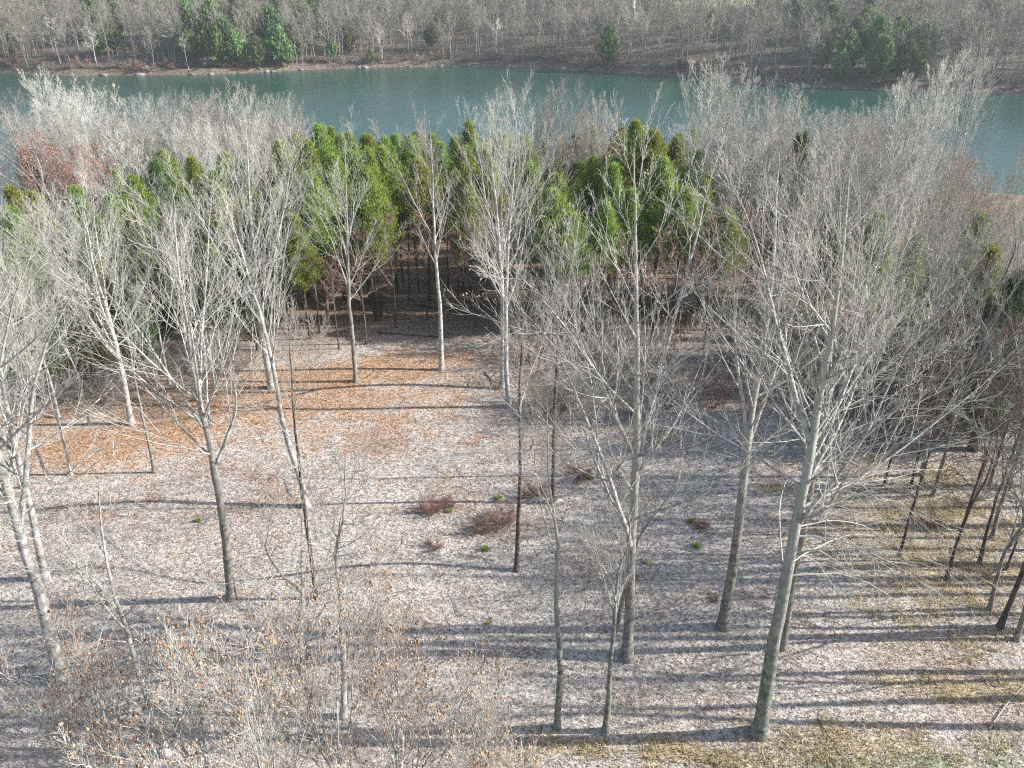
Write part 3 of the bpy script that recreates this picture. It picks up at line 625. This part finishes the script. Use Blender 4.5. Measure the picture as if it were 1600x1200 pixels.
# ------------------------------------------------------------------ cedars
def gen_cedar(seed, h=14.0, base=0.4, rad=2.2, n=5200, size=0.34):
    rng = np.random.default_rng(seed)
    ctrl = [(0, 0, 0), (rng.normal(0, .15), rng.normal(0, .15), h * .5), (rng.normal(0, .2), rng.normal(0, .2), h * .97)]
    K = 16; P0 = smooth_path(ctrl, K)[None]; t = np.linspace(0, 1, K); R0 = np.maximum(0.17 * (1 - .93 * t), 0.015)[None]
    parts = [tubes(P0, R0, 8)]
    # dead lower limbs belong to the trunk
    Pd, Rd = spawn(rng, P0, R0, 16, 0.12, base + .08, (60, 100), lambda tc, p: 1.2 + 0 * tc, 0.25, 5, 0.1, 0.35, 0.014)
    Pe, Re = spawn(rng, Pd, Rd, 4, 0.2, .95, (30, 60), lambda tc, p: .5 + 0 * tc, 0.6, 3, 0.0, 0.4, 0.009)
    parts += [tubes(Pd, Rd, 4), tubes(Pe, Re, 3)]
    # live boughs
    nb = 150; expo = rng.uniform(.7, 1.05)
    prof = lambda tc, p: rad * np.clip((1.04 - tc) ** expo * 1.08, 0.06, 1) * (0.55 + 0.45 * np.minimum(1, tc * 5 + .2))
    P1, R1 = spawn(rng, P0, R0, nb, base, 0.985, (50, 80), prof, 0.3, 6, 0.75, 0.3, 0.012)
    parts.append(tubes(P1, R1, 3))
    # foliage sprays: each a spindly tuft of small faces pointing outward and up
    per = n // nb
    idx = np.repeat(np.arange(nb), per); tt = rng.beta(1.7, 1.0, len(idx)); f = tt * 5; i0 = np.clip(f.astype(int), 0, 4); wt = (f - i0)[:, None]
    pos = P1[idx, i0] * (1 - wt) + P1[idx, i0 + 1] * wt
    T = nrm(P1[idx, i0 + 1] - P1[idx, i0])
    pos = pos + rng.normal(0, 0.2, pos.shape) * np.array([1, 1, .9])
    d = nrm(T * 0.8 + np.array([0, 0, 0.75]) + rng.normal(0, .55, T.shape))
    s = (size * rng.uniform(.55, 1.35, len(idx)))[:, None]; sd_ = nrm(np.cross(d, rng.normal(size=d.shape))) * s * 0.17
    V = np.stack([pos - d * s * .3, pos + sd_ + d * s * .1, pos + d * s * .85, pos - sd_ + d * s * .1], 1).reshape(-1, 3)
    Q = np.arange(len(V)).reshape(-1, 4)
    return join(parts), (V, Q)
CV = []
for i in range(6):
    tr, fo = gen_cedar(600 + i, 14, 0.42 + 0.03 * (i % 3), 2.7 + 0.45 * (i % 3), 30000, 0.17)
    CV.append((mesh_from("trunk", *tr, [M["brown_bark"]]), mesh_from("foliage", *fo, [M["cedar"]], smooth=False)))
CVL = []
for i in range(3):
    tr, fo = gen_cedar(650 + i, 12, 0.1, 3.1, 28000, 0.17)
    CVL.append((mesh_from("trunk", *tr, [M["brown_bark"]]), mesh_from("foliage", *fo, [M["cedar_dark" if i == 0 else "cedar"]], smooth=False)))
def cedar(u, vt, Y, low=False, label="green cedar in the belt of evergreens between clearing and lake", group="cedars in the belt between clearing and lake", i=[0], x=None):
    i[0] += 1
    p = lift(u, vt, Y); b = np.array([p[0], Y, float(terrain(p[0], Y)) - .05]); src, h0 = (CVL, 12) if low else (CV, 14)
    s = (p[2] - b[2]) / h0
    if s < 0.3: return
    m_ = src[i[0] % len(src)]; wd = s ** .5 * (0.85 + 0.35 * ((i[0] * 0.618) % 1)); e = empty("cedar_tree", b, (i[0] * 2.1) % 6.28, (wd, wd, s))
    link("trunk", m_[0], e); link("crown", m_[1], e); return tag(e, label, "cedar", group)
rc = np.random.default_rng(21)
for u, v, Y in [(500, 190, 86), (540, 203, 93), (575, 208, 97), (605, 225, 80), (640, 208, 90), (690, 218, 102), (735, 186, 96), (718, 228, 80), (480, 215, 79), (1000, 184, 88), (1022, 200, 80), (962, 250, 76), (1060, 208, 92), (1090, 232, 84), (930, 240, 80), (872, 290, 71), (252, 232, 86), (300, 240, 80), (1040, 240, 74), (905, 250, 86), (560, 240, 76), (660, 245, 76), (520, 240, 74), (1110, 270, 76), (830, 250, 84), (770, 215, 92), (350, 235, 84), (440, 215, 90), (1075, 290, 70), (990, 290, 70), (950, 310, 68), (890, 330, 67), (430, 290, 72), (380, 300, 72), (340, 310, 70), (460, 330, 66), (1140, 320, 68), (200, 270, 76), (170, 300, 74), (270, 330, 69), (225, 340, 68)]:
    cedar(u, v, Y)
for u in range(30, 1110, 27):
    cedar(u + rc.uniform(-10, 10), (222 if u < 440 else 206) + rc.normal(0, 7), rc.uniform(102, 120), u < 440)
# low skirted cedars at the left edge and behind the right side
for u, v, Y, lab in [(52, 297, 63, None), (20, 322, 60, None), (105, 330, 62, None), (150, 400, 60, None), (110, 430, 58, None), (180, 430, 60, None), (60, 420, 58, None), (330, 380, 66, None), (380, 400, 64, None), (-30, 330, 62, None), (10, 400, 56, None), (240, 250, 82, None), (180, 262, 84, None), (310, 255, 84, None), (370, 250, 80, None), (120, 290, 78, None), (20, 290, 74, None), (280, 300, 74, None), (420, 265, 78, None), (210, 330, 70, None), (330, 330, 71, None), (400, 340, 70, None), (80, 350, 66, None), (150, 350, 68, None), (270, 380, 67, None)]:
    cedar(u, v, Y, True, "low branched green cedar behind the bare trees of the left side", "low cedars at the left edge")
for u, v, Y in [(1560, 380, 52), (1600, 420, 48), (1520, 400, 56), (1480, 400, 60), (1640, 400, 50), (1440, 360, 66), (1380, 330, 70), (1300, 320, 72), (1330, 280, 80), (1540, 330, 62)]:
    cedar(u, v, Y, True, "dark green cedar half hidden behind bare twigs on the right", "dark cedars on the right")
cedar(1255, 203, 76, True, "narrow pointed dark cedar rising right of the tall pale crown", None)
# more cedars filling the belt
k = 0
while k < 95:
    Y = 68 + 60 * rc.random(); u = rc.uniform(330, 1150)
    if 590 < u < 710 and Y < 92: continue
    vt = np.interp(u, [380, 450, 560, 750, 800, 900, 1000, 1130], [250, 225, 225, 215, 240, 250, 215, 270]) + abs(rc.normal(0, 22))
    p = lift(u, vt, Y); gz = float(terrain(p[0], Y))
    hh = min(p[2] - gz, rc.uniform(11, 16)); 
    if hh < 6: continue
    cedar(u, to_px(p[0], Y, gz + hh)[1], Y); k += 1

#==MID==
# ------------------------------------------------------------------ bare trees of the wood between clearing and lake
mid_kw = dict(n1=20, leaders=3, n2=7, n3=5, n4=1, ang=(26, 50), trop=0.45, spread=0.56, twig=0.0098)
MV = []
for j, (cm, tm) in enumerate([("pale_twig", "pale_bark"), ("grey_twig", "grey_bark"), ("pink_twig", "grey_bark"), ("pale_twig", "grey_bark"), ("pink_twig", "pale_bark"), ("grey_twig", "pale_bark")]):
    MV += var_meshes(1, 500 + j, tm, cm, 18, 0.2, cb=0.3 + 0.04 * (j % 3), **mid_kw)
MR = var_meshes(1, 520, "grey_bark", "red_twig", 16, 0.18, podn=7000, podmat="red_bud", cb=0.3, **mid_kw)[0]
MO = var_meshes(1, 521, "grey_bark", "grey_twig", 16, 0.18, podn=7000, podmat="orange_bud", cb=0.3, **mid_kw)[0]
big_kw = dict(n1=24, leaders=5, n2=9, n3=6, n4=2, ang=(28, 55), trop=0.5, spread=0.6, twig=0.0105)
MB = [var_meshes(1, 530 + j, "pale_bark", c_, 18, 0.24, cb=0.26, **big_kw)[0] for j, c_ in enumerate(["bright_twig", "bright_twig", "pink_twig"])]
rm = np.random.default_rng(77)
def mid_tree(u, vt, Y, mesh, label, group, wide=1.0, name="bare_tree", h0=18):
    p = lift(u, vt, Y); gz = float(terrain(p[0], Y)); s = (p[2] - gz) / h0
    if s < 0.25: return None
    if mesh in MB: s *= 0.87; wide = wide * 0.9
    return put(name, mesh, (p[0], Y, gz - .05), rm.random() * 6.28, (s * wide, s * wide, s), label, "tree", group)
G_M = "bare trees of the wood before the lake"
big = [(68, 108, 118, 1.35, 0, "broad pale crowned tree by the lake at the far left"), (195, 128, 104, 1.2, 3, "pale tree with a rounded crown against the lake, second from the left"),
       (325, 124, 108, 1.3, 4, "rounded pinkish crown against the lake above the left cedars"), (425, 134, 116, 0.95, 2, "small rounded crown against the water just left of the bright cedars"),
       (868, 108, 92, 0.95, 4, "tall pinkish tipped tree before the lake right of the white pair"), (935, 130, 96, 0.95, 2, "tall narrow crown before the lake, right hand neighbour of the pinkish tipped one"),
       (1182, 92, 84, 1.35, 0, "tallest pale crown on the right, its top against the far bank"), (1105, 138, 92, 0.7, 3, "narrow pale tree standing just left of the tallest pale crown"),
       (1462, 78, 102, 1.0, 0, "high white limbed tree against the far bank at the right"), (1530, 100, 96, 0.8, 3, "wide white limbed tree reaching over the water at the right edge"),
       (1385, 150, 110, 1.1, 5, "grey green rounded crown left of the white limbed trees"), (1300, 172, 112, 1.1, 5, "low grey crown at the water right of the tallest pale crown"),
       (800, 150, 84, 0.75, 0, "slim pale tree top just behind the white stemmed pair"), (665, 195, 88, 0.7, 4, "thin pinkish tree among the bright cedars"), (620, 205, 118, .8, 2, "short pink budded tree at the water behind the bright cedars")]
for u, v, Y, wd, j, lab in big: mid_tree(u, v, Y, MB[2 if j in (2, 4) else (int(u) % 2)] if Y * wd > 84 else MV[j], lab, G_M, wd * 0.9)
mid_tree(50, 226, 84, MR, "red budded tree behind the left edge, its crown flat topped", None, 1.7, "budded_tree", 16)
mid_tree(128, 240, 82, MR, "smaller red budded tree right of the flat topped red one", None, 1.4, "budded_tree", 16)
mid_tree(1503, 272, 62, MO, "orange budded tree near the right edge before the water", None, 0.75, "budded_tree", 16)
mid_tree(1592, 268, 61, MO, "orange budded tree cut by the right edge of the photo", None, 0.75, "budded_tree", 16)
outline_u = [-100, 0, 150, 300, 450, 500, 700, 850, 950, 1050, 1150, 1250, 1350, 1450, 1530, 1570, 1700]
outline_v = [190, 190, 185, 180, 190, 235, 225, 185, 190, 230, 190, 195, 190, 205, 240, 285, 290]
n_mid = 0
for u, vt, Y in [(20, 150, 126), (110, 150, 130), (150, 150, 122), (235, 158, 126), (270, 150, 130), (300, 160, 118), (360, 152, 122), (395, 150, 128), (450, 168, 120), (485, 190, 126), (250, 165, 112), (130, 175, 112), (30, 185, 112), (350, 175, 108), (430, 185, 106), (170, 180, 104), (290, 180, 102), (390, 195, 100), (60, 190, 104),
                 (1270, 178, 124), (1330, 182, 122), (1370, 180, 128), (1420, 165, 118), (1230, 170, 112), (1150, 140, 100), (1210, 130, 104), (1440, 185, 108), (1340, 185, 108), (1390, 190, 104), (1280, 190, 104), (1120, 190, 110), (1060, 200, 122)]:
    mid_tree(u, vt, Y, MV[rm.integers(0, 6)], "bare grey tree in the mixed wood between the clearing and the lake", G_M, rm.uniform(1.0, 1.4))
while n_mid < 175:
    Y = 69 + 66 * rm.random() ** 0.9; u = rm.uniform(-80, 1680)
    if 470 < u < 1080 and rm.random() < 0.75: continue
    if u < 470 and rm.random() < 0.5: continue
    if 450 < u < 1090 and Y < 92: continue
    if u < 450 and Y < 88 and rm.random() < 0.7: continue
    vt = np.interp(u, outline_u, outline_v) + abs(rm.normal(0, 35)) + 6
    p = lift(u, vt, Y); gz = float(terrain(p[0], Y)); hh = min(p[2] - gz, rm.uniform(12, 19))
    if hh < 7: continue
    v2 = to_px(p[0], Y, gz + hh)[1]
    mid_tree(u, v2, Y, MV[rm.integers(0, 6)], "bare grey tree in the mixed wood between the clearing and the lake", G_M, rm.uniform(.8, 1.15)); n_mid += 1

# slim dark trunks inside the shaded gap and along the back edge
DV = var_meshes(3, 560, "dark_bark", "bramble", 9, 0.10, cb=0.35, n1=18, leaders=1, n2=6, n3=4, n4=0, ang=(45, 75), trop=0.2, spread=0.4, twig=0.012)
for i, (u, v) in enumerate([(500, 520), (512, 500), (530, 545), (572, 538), (588, 500), (600, 475), (618, 512), (640, 470), (655, 455), (668, 500), (700, 450), (715, 470), (728, 500), (742, 510), (752, 480), (765, 520), (545, 470), (630, 440), (680, 440), (735, 450), (850, 500), (880, 540), (905, 520), (930, 545), (955, 510), (975, 560), (1015, 540), (1060, 520), (1100, 545), (1140, 560), (1180, 530), (1230, 570), (1280, 600), (1090, 500), (1160, 490), (1240, 520)]):
    b = place(u, v); s = 0.75 + 0.5 * rm.random()
    put("understorey_tree", DV[i % 3], b, rm.random() * 6.28, (s, s, s * 1.1), "slim dark trunk in the shade under the cedars behind the clearing", "tree", "dark understorey trunks at the back of the clearing")
for i, (u, v) in enumerate([(1405, 870), (1478, 905), (1530, 880), (1502, 830), (1572, 890), (1445, 700), (1545, 760), (1600, 820), (1380, 760), (1420, 770)]):
    s = 1.0 + 0.5 * rm.random(); put("understorey_tree", DV[i % 3], place(u, v), rm.random() * 6.28, (s * .8, s * .8, s * 1.15), "slim dark stem in the tangle along the right edge of the clearing", "tree", "slim dark stems along the right edge")
# brush of the right and back edge
def gen_shrub(seed, h, n=16, twig=0.009, spread=1.0, n2=7, n3=5):
    rng = np.random.default_rng(seed); k = 8
    az = rng.random(n) * 6.28; r = rng.uniform(0, .25, n) * spread
    P = np.empty((n, k, 3)); P[:, 0] = np.stack([r * np.cos(az), r * np.sin(az), 0 * r], -1)
    d = nrm(np.stack([np.cos(az) * .7 * spread, np.sin(az) * .7 * spread, np.ones(n)], -1) + rng.normal(0, .2, (n, 3)))
    L = h * rng.uniform(.7, 1.25, n)
    for s in range(1, k):
        d = nrm(d + rng.normal(0, .16, d.shape) - np.array([0, 0, .05 * s / k])); P[:, s] = P[:, s - 1] + d * (L / (k - 1))[:, None]
    R = np.maximum(0.022 * h / 2.5 * (1 - .8 * np.linspace(0, 1, k)), twig)[None].repeat(n, 0)
    P2, R2 = spawn(rng, P, R, n2, .2, .98, (25, 55), lambda tc, p: p * .45 * (1 - .5 * tc), .6, 5, .2, .4, twig)
    P3, R3 = spawn(rng, P2, R2, n3, .15, .98, (25, 60), lambda tc, p: p * .5, .7, 3, .1, .4, twig * .8)
    return join([tubes(P, R, 5), tubes(P2, R2, 3), tubes(P3, R3, 3)])
SV = [mesh_from("shrub", *gen_shrub(700 + i, 3.2), [M[["brush_twig", "bramble", "grey_twig", "brush_twig"][i]]]) for i in range(4)]
def shrub(u, v, s, mesh, label, group, name="bare_shrub"):
    b = place(u, v, 0); o = link(name, mesh); o.location = b; o.rotation_euler = (0, 0, rm.random() * 6.28); o.scale = (s, s, s * rm.uniform(.8, 1.1)); return tag(o, label, "shrub", group)
for i in range(110):
    z = i % 5
    if z < 2 or z == 4: u, v = rm.uniform(800, 1420), rm.uniform(470, 620) if z else rm.uniform(580, 660)
    elif z == 2: u, v = rm.uniform(1320, 1600), rm.uniform(560, 690)
    else: u, v = rm.uniform(20, 420), rm.uniform(540, 640)
    shrub(u, v, rm.uniform(.7, 1.35), SV[i % 4], "leafless grey brush tangled along the edge of the wood", "brush along the edge of the wood")
for i in range(16):
    u, v = rm.uniform(1400, 1640), rm.uniform(620, 990)
    if u < 1400 + (v - 620) * 0.45: continue
    shrub(u, v, rm.uniform(.45, 0.95), SV[(0, 2, 3, 2)[i % 4]], "leafless grey brush tangled along the edge of the wood", "brush along the edge of the wood")
BV = [mesh_from("bramble", *gen_shrub(720 + i, 1.0, 42, 0.008, 1.3, 7, 4), [M["bramble"]]) for i in range(3)]
for u, v, s, lab in [(673, 802, 0.85, "low red brown bramble bush left of the pair in mid clearing"), (700, 790, 0.62, "small dark bramble bush touching the left one's side"), (788, 818, 1.15, "largest red brown bramble bush, against the thin near black trunk"), (749, 832, 0.72, "round bramble bush just left of the largest one"), (679, 857, 0.6, "smallest faint bramble bush nearest the viewer"), (905, 748, 0.95, "red brown bramble bush right of the dark slim trunk"), (835, 775, 0.9, "pale brown bramble bush between the two dark trunks"), (1095, 826, 0.6, "low brown bush near the green tuft right of the large grey trunk"), (1450, 820, 0.9, "brown bush on the shaded grass at right"), (1115, 938, 0.3, "tiny red bush beside the straight grey trunk")]:
    shrub(u, v, s, BV[int(u) % 3], lab, None, "bramble_bush")
# green tufts
def tuft_mesh(seed):
    rng = np.random.default_rng(seed); n = 90; az = rng.random(n) * 6.28; L = rng.uniform(.2, .5, n); el = rng.uniform(.4, 1.3, n)
    d = np.stack([np.cos(az) * np.cos(el), np.sin(az) * np.cos(el), np.sin(el)], -1); b = rng.normal(0, .09, (n, 3)) * np.array([1, 1, 0]); s = np.stack([-np.sin(az), np.cos(az), 0 * az], -1) * .025
    V = np.stack([b - s, b + s, b + d * L[:, None] * .6 + s, b + d * L[:, None] + np.array([0, 0, -.03])], 1).reshape(-1, 3)
    return mesh_from("green_tuft", V, np.arange(4 * n).reshape(-1, 4), [M["green_leaf"]], smooth=False)
TV = [tuft_mesh(1), tuft_mesh(2)]
for i, (u, v, s, lab) in enumerate([(759, 860, .9, "bright green tuft in front of the bramble bushes"), (701, 800, .7, "green tuft beside the left bramble bush"), (778, 780, .9, "green tuft behind the largest bramble bush"), (922, 748, .8, "green tuft right of the bramble by the dark slim trunk"), (1088, 855, .9, "yellow green tuft in the right of the clearing"), (1080, 815, .9, "green tuft left of the low brown bush"), (310, 815, .8, "dull green tuft beside the forked left tree"), (763, 975, .5, "tiny green tuft on a shadow stripe in front"), (1008, 880, .6, "green tuft right behind the large grey trunk")]):
    o = link("grass_tuft", TV[i % 2]); o.location = place(u, v, 0); o.scale = (s * 0.95,) * 3; tag(o, lab, "grass tuft")
# fallen logs and a lying branch
def log(p0, p1, r, mat, name, label, seed):
    rng = np.random.default_rng(seed); a, b = place(*p0, r * .7), place(*p1, r * .7)
    P = smooth_path([np.zeros(3), (b - a) * .5 + rng.normal(0, .15, 3) * np.array([1, 1, .2]), b - a], 12)[None]; R = (r * (1 - .6 * np.linspace(0, 1, 12)))[None]
    P2, R2 = spawn(rng, P, R, 5, .4, .95, (30, 60), lambda tc, p: p * .3, .5, 5, .1, .3, .012)
    o = link(name, mesh_from(name, *join([tubes(P, R, 8), tubes(P2, R2, 4)]), [M[mat]])); o.location = a; tag(o, label, "fallen branch")
log((650, 478), (735, 492), .13, "brown_bark", "fallen_log", "brown fallen log lying deep in the cedar gap", 1)
log((590, 520), (700, 528), .09, "dark_bark", "fallen_log", "long thin log across the front of the cedar gap", 2)
log((757, 582), (768, 603), .06, "grey_bark", "fallen_branch", "short dark branch lying left of the white stemmed pair", 3)
log((1545, 1140), (1600, 1070), .04, "white_bark" if "white_bark" in M else "pale_bark", "fallen_branch", "pale forked branch at the lower right edge", 4)

#==FAR==
# ------------------------------------------------------------------ far bank
def far_variant(seed, h=15.0, tw=0.05, n1=14, n2=6, n3=2):
    rng = np.random.default_rng(seed)
    ctrl = [(0, 0, 0)] + [(rng.normal(0, .05) * h * q, rng.normal(0, .05) * h * q, h * q) for q in (.35, .7, 1)]
    K = 8; P0 = smooth_path(ctrl, K)[None]; t = np.linspace(0, 1, K); R0 = np.maximum(.2 * (1 - .85 * t), tw)[None]
    cb = rng.uniform(.25, .45); Lc = h * (1 - cb)
    P1, R1 = spawn(rng, P0, R0, n1, cb, .97, (28, 60), lambda tc, p: Lc * .6 * (1 - .6 * tc), .5, 4, .4, .35, tw)
    P2, R2 = spawn(rng, P1, R1, n2, .25, .98, (25, 50), lambda tc, p: p * .5 * (1 - .4 * tc), .6, 3, .3, .35, tw * .85)
    P3, R3 = spawn(rng, P2, R2, n3, .2, .98, (25, 50), lambda tc, p: p * .6, .7, 2, .2, .3, tw * .7)
    return join([tubes(P0, R0, 5)]), join([tubes(P1, R1, 3), tubes(P2, R2, 3), tubes(P3, R3, 3)])
FG = [far_variant(800 + i) for i in range(7)]
def far_mesh(g, tm, cm):
    V, Q = join([g[0], g[1]]); return mesh_from("far_tree", V, Q, [M[tm], M[cm]], np.r_[np.zeros(len(g[0][1])), np.ones(len(g[1][1]))])
FV = [far_mesh(g, "far_trunk", "far_twig") for g in FG]
FW = [far_mesh(far_variant(830 + i, 14, .06, 12, 5, 2), "white_twig", "white_twig") for i in range(2)]
rf = np.random.default_rng(5)
def far_at(x, d, mesh, s, label, group, name="far_bare_tree", cat="tree"):
    y = float(far_shore(x)) + d; o = link(name, mesh); o.location = (x, y, float(terrain(x, y)) - .2); o.rotation_euler = (0, 0, rf.random() * 6.28); o.scale = (s * .95, s * .95, s); return tag(o, label, cat, group)
for i in range(170):
    x = rf.uniform(-225, 215); far_at(x, 1.5 + 22 * rf.random() ** 1.2, FV[i % 7], rf.uniform(.55, 1.15), "bare grey tree on the slope just above the far shore", "bare trees along the far shore")
for u, v, s, lab in [(95, 100, .95, "white limbed spreading tree on the far bank at the left"), (152, 104, .85, "white tree leaning over the far shore right of the spreading one"), (776, 92, .9, "white Y shaped tree on the far shore in the middle"), (596, 100, .8, "white tree on the far shore left of the middle"), (985, 85, 1.2, "tall pale tree above the far shore right of the lone dark cedar")]:
    b = hit_hill(u, v); o = link("white_tree", FW[int(u) % 2]); o.location = b - np.array([0, 0, .2]); o.scale = (s,) * 3; o.rotation_euler = (0, 0, u); tag(o, lab, "tree")
# the rest of the wooded hillside, which reads as one mass
def far_wood():
    Vs, Qs, Ms, off, n = [], [], [], 0, 0
    while n < 2300:
        x = rf.uniform(-275, 275); d = 10 + 150 * rf.random() ** 1.25; y = float(far_shore(x)) + d
        if ((x - FIELD[0]) / 44) ** 2 + ((y - FIELD[1]) / 36) ** 2 < 1: continue
        g = FG[n % 7]; V, Q = join([g[0], g[1]]); a = rf.random() * 6.28; s = rf.uniform(.65, 1.25)
        c_, s_ = math.cos(a), math.sin(a); W = np.stack([V[:, 0] * c_ - V[:, 1] * s_, V[:, 0] * s_ + V[:, 1] * c_, V[:, 2]], -1) * s + np.array([x, y, float(terrain(x, y)) - .2])
        Vs.append(W); Qs.append(Q + off); off += len(V); Ms.append(np.r_[np.zeros(len(g[0][1])), np.ones(len(g[1][1]))]); n += 1
    me = mesh_from("far_wood", np.concatenate(Vs), np.concatenate(Qs), [M["far_trunk"], M["far_twig"]], np.concatenate(Ms))
    tag(link("far_wood", me), "leafless grey wood covering the far hillside", "wood", None, 'stuff')
far_wood()
# far evergreens
def far_cedar_mesh(seed, h=11, rad=5.2, n=3200):
    tr, fo = gen_cedar(seed, h, .12, rad, n, .95)
    V, Q = join([tr, fo]); return mesh_from("far_cedar", V, Q, [M["brown_bark"], M["cedar_far"]], np.r_[np.zeros(len(tr[1])), np.ones(len(fo[1]))], smooth=False)
FC = [far_cedar_mesh(850 + i) for i in range(3)]
b = hit_hill(948, 110); o = link("cedar_tree", FC[0]); o.location = b; o.scale = (1.15, 1.15, 1.25); tag(o, "lone round dark cedar standing at the far shore", "cedar")
for i, (u, v, s) in enumerate([(155, 66, 1.15), (150, 40, 1.0), (190, 60, .95), (340, 90, 1.35), (320, 75, 1.1), (375, 70, 1.2), (360, 100, 1.0), (435, 100, 1.1), (455, 90, 1.0), (400, 50, 1.2), (330, 40, 1.1), (380, 30, 1.0), (440, 40, 1.1), (545, 85, .9), (550, 60, .8), (580, 104, .45), (675, 78, .7), (735, 45, .7), (500, 60, .9), (620, 40, .9), (1185, 45, 1.0), (1290, 80, 1.1), (1280, 60, 1.2), (1360, 115, 1.2), (1375, 130, .9), (1310, 128, .7), (1410, 130, .9), (270, 80, .8), (50, 60, .9), (480, 20, 1.0), (510, 75, .8), (1300, 40, 1.0), (1430, 60, .9), (860, 20, .7), (200, 20, 1.0), (640, 15, 1), (310, 55, 1.3), (350, 50, 1.2), (300, 100, .9), (385, 85, 1.3), (345, 105, .9), (420, 70, 1.2), (450, 108, .8), (395, 20, 1.3), (415, 30, 1.2), (470, 50, 1.1), (170, 45, 1.1), (145, 55, 1.0), (500, 35, .9), (560, 20, 1), (1270, 95, 1.1), (1330, 110, 1.2), (1345, 90, 1.2), (1390, 110, 1.2), (1360, 60, 1.1), (1240, 50, 1.1), (1200, 25, 1.2), (1440, 110, 1.1), (1500, 90, 1), (1110, 60, .7), (70, 40, .9), (20, 90, .8), (250, 40, .9), (230, 70, .7), (1540, 50, 1), (1000, 40, .7), (740, 20, .8), (690, 50, .8), (530, 60, .9), (325, 96, 1.1), (372, 104, 1.0), (405, 108, .9), (440, 104, 1.1), (465, 96, .9), (300, 70, 1.2), (345, 60, 1.2), (430, 85, 1.2), (395, 70, 1.3), (160, 90, .9), (180, 85, .9), (1320, 120, 1.0), (1365, 125, 1.0), (1400, 126, .9), (1430, 128, .9), (1285, 110, .8), (520, 98, .6)]):
    b = hit_hill(u, v); o = link("cedar_tree", FC[i % 3]); s *= 1.08; o.location = b; o.scale = (s, s, s * rf.uniform(.9, 1.2)); o.rotation_euler = (0, 0, rf.random() * 6.28)
    tag(o, "green cedar scattered among the bare trees of the far hillside", "cedar", "cedars on the far hillside")
# brush and pale rocks at the far water's edge
FS = [mesh_from("bank_shrub", *gen_shrub(860 + i, 2.4, 12, .045, 1.2, 4, 3), [M["brush_twig" if i else "bramble"]]) for i in range(2)]
for i in range(150):
    x = -215 + 430 * (i + rf.random()) / 150; y = float(far_shore(x)) + rf.uniform(1.0, 6); o = link("bank_shrub", FS[i % 2]); s = rf.uniform(.6, 1.4); o.location = (x, y, float(terrain(x, y))); o.scale = (s * 1.6, s * 1.2, s * 1.1); o.rotation_euler = (0, 0, rf.random() * 6)
    tag(o, "leafless brown bush overhanging the far waterline", "shrub", "bushes along the far waterline")
def rock_mesh(seed):
    rng = np.random.default_rng(seed); th, ph = np.linspace(0, 2 * np.pi, 9)[:-1], np.linspace(-1.3, 1.3, 5)
    P = np.array([[math.cos(a) * math.cos(b), math.sin(a) * math.cos(b), math.sin(b) * .6] for b in ph for a in th]) * rng.uniform(.75, 1.2, (40, 1))
    Q = [[r * 8 + c, r * 8 + (c + 1) % 8, (r + 1) * 8 + (c + 1) % 8, (r + 1) * 8 + c] for r in range(4) for c in range(8)] + [[32, 33, 34, 35], [32, 35, 36, 39], [36, 37, 38, 39]]
    return mesh_from("shore_rock", P, np.array(Q), [M["grey_bark"]], smooth=False)
RK = [rock_mesh(1), rock_mesh(2)]
for i in range(26):
    u = [162, 165, 218, 222, 418, 425, 560, 570, 725, 730, 880, 330, 470, 640, 690, 1000, 1150, 1180, 1210, 1245, 1260, 1285, 1320, 300, 1060, 800][i]
    p = on_z(u, np.interp(u, [q[0] for q in shore_px], [q[1] for q in shore_px]), WATER_Z); o = link("shore_rock", RK[i % 2]); s = rf.uniform(.6, 1.5)
    o.location = (p[0], p[1] - .2, WATER_Z + .1); o.scale = (s * 1.5, s, s * .8); o.rotation_euler = (0, 0, rf.random() * 6); tag(o, "pale rock at the far waterline", "rock", "rocks at the far waterline")
print("objects", len(bpy.data.objects), "polys", sum(len(m.polygons) for m in bpy.data.meshes))

# ------------------------------------------------------------------ the air
def haze(x0, x1, y0, y1, z0, z1, dens):
    V = np.array([[x, y, z] for z in (z0, z1) for y in (y0, y1) for x in (x0, x1)], float)
    Q = np.array([[0, 2, 3, 1], [4, 5, 7, 6], [0, 1, 5, 4], [2, 6, 7, 3], [0, 4, 6, 2], [1, 3, 7, 5]])
    m = bpy.data.materials.new("haze_air"); m.use_nodes = True; t = m.node_tree; t.nodes.remove(t.nodes["Principled BSDF"])
    pv = N(t, "ShaderNodeVolumePrincipled"); pv.inputs["Density"].default_value = dens; pv.inputs["Color"].default_value = (0.86, 0.93, 0.97, 1); pv.inputs["Anisotropy"].default_value = 0.2
    t.links.new(pv.outputs[0], t.nodes["Material Output"].inputs["Volume"])
    tag(link("haze", mesh_from("haze", V, Q, [m], smooth=False)), "thin pale haze hanging over lake and woods", "haze", None, 'stuff')
haze(-960, 960, -260, 1000, -13.5, 86, 0.00018)
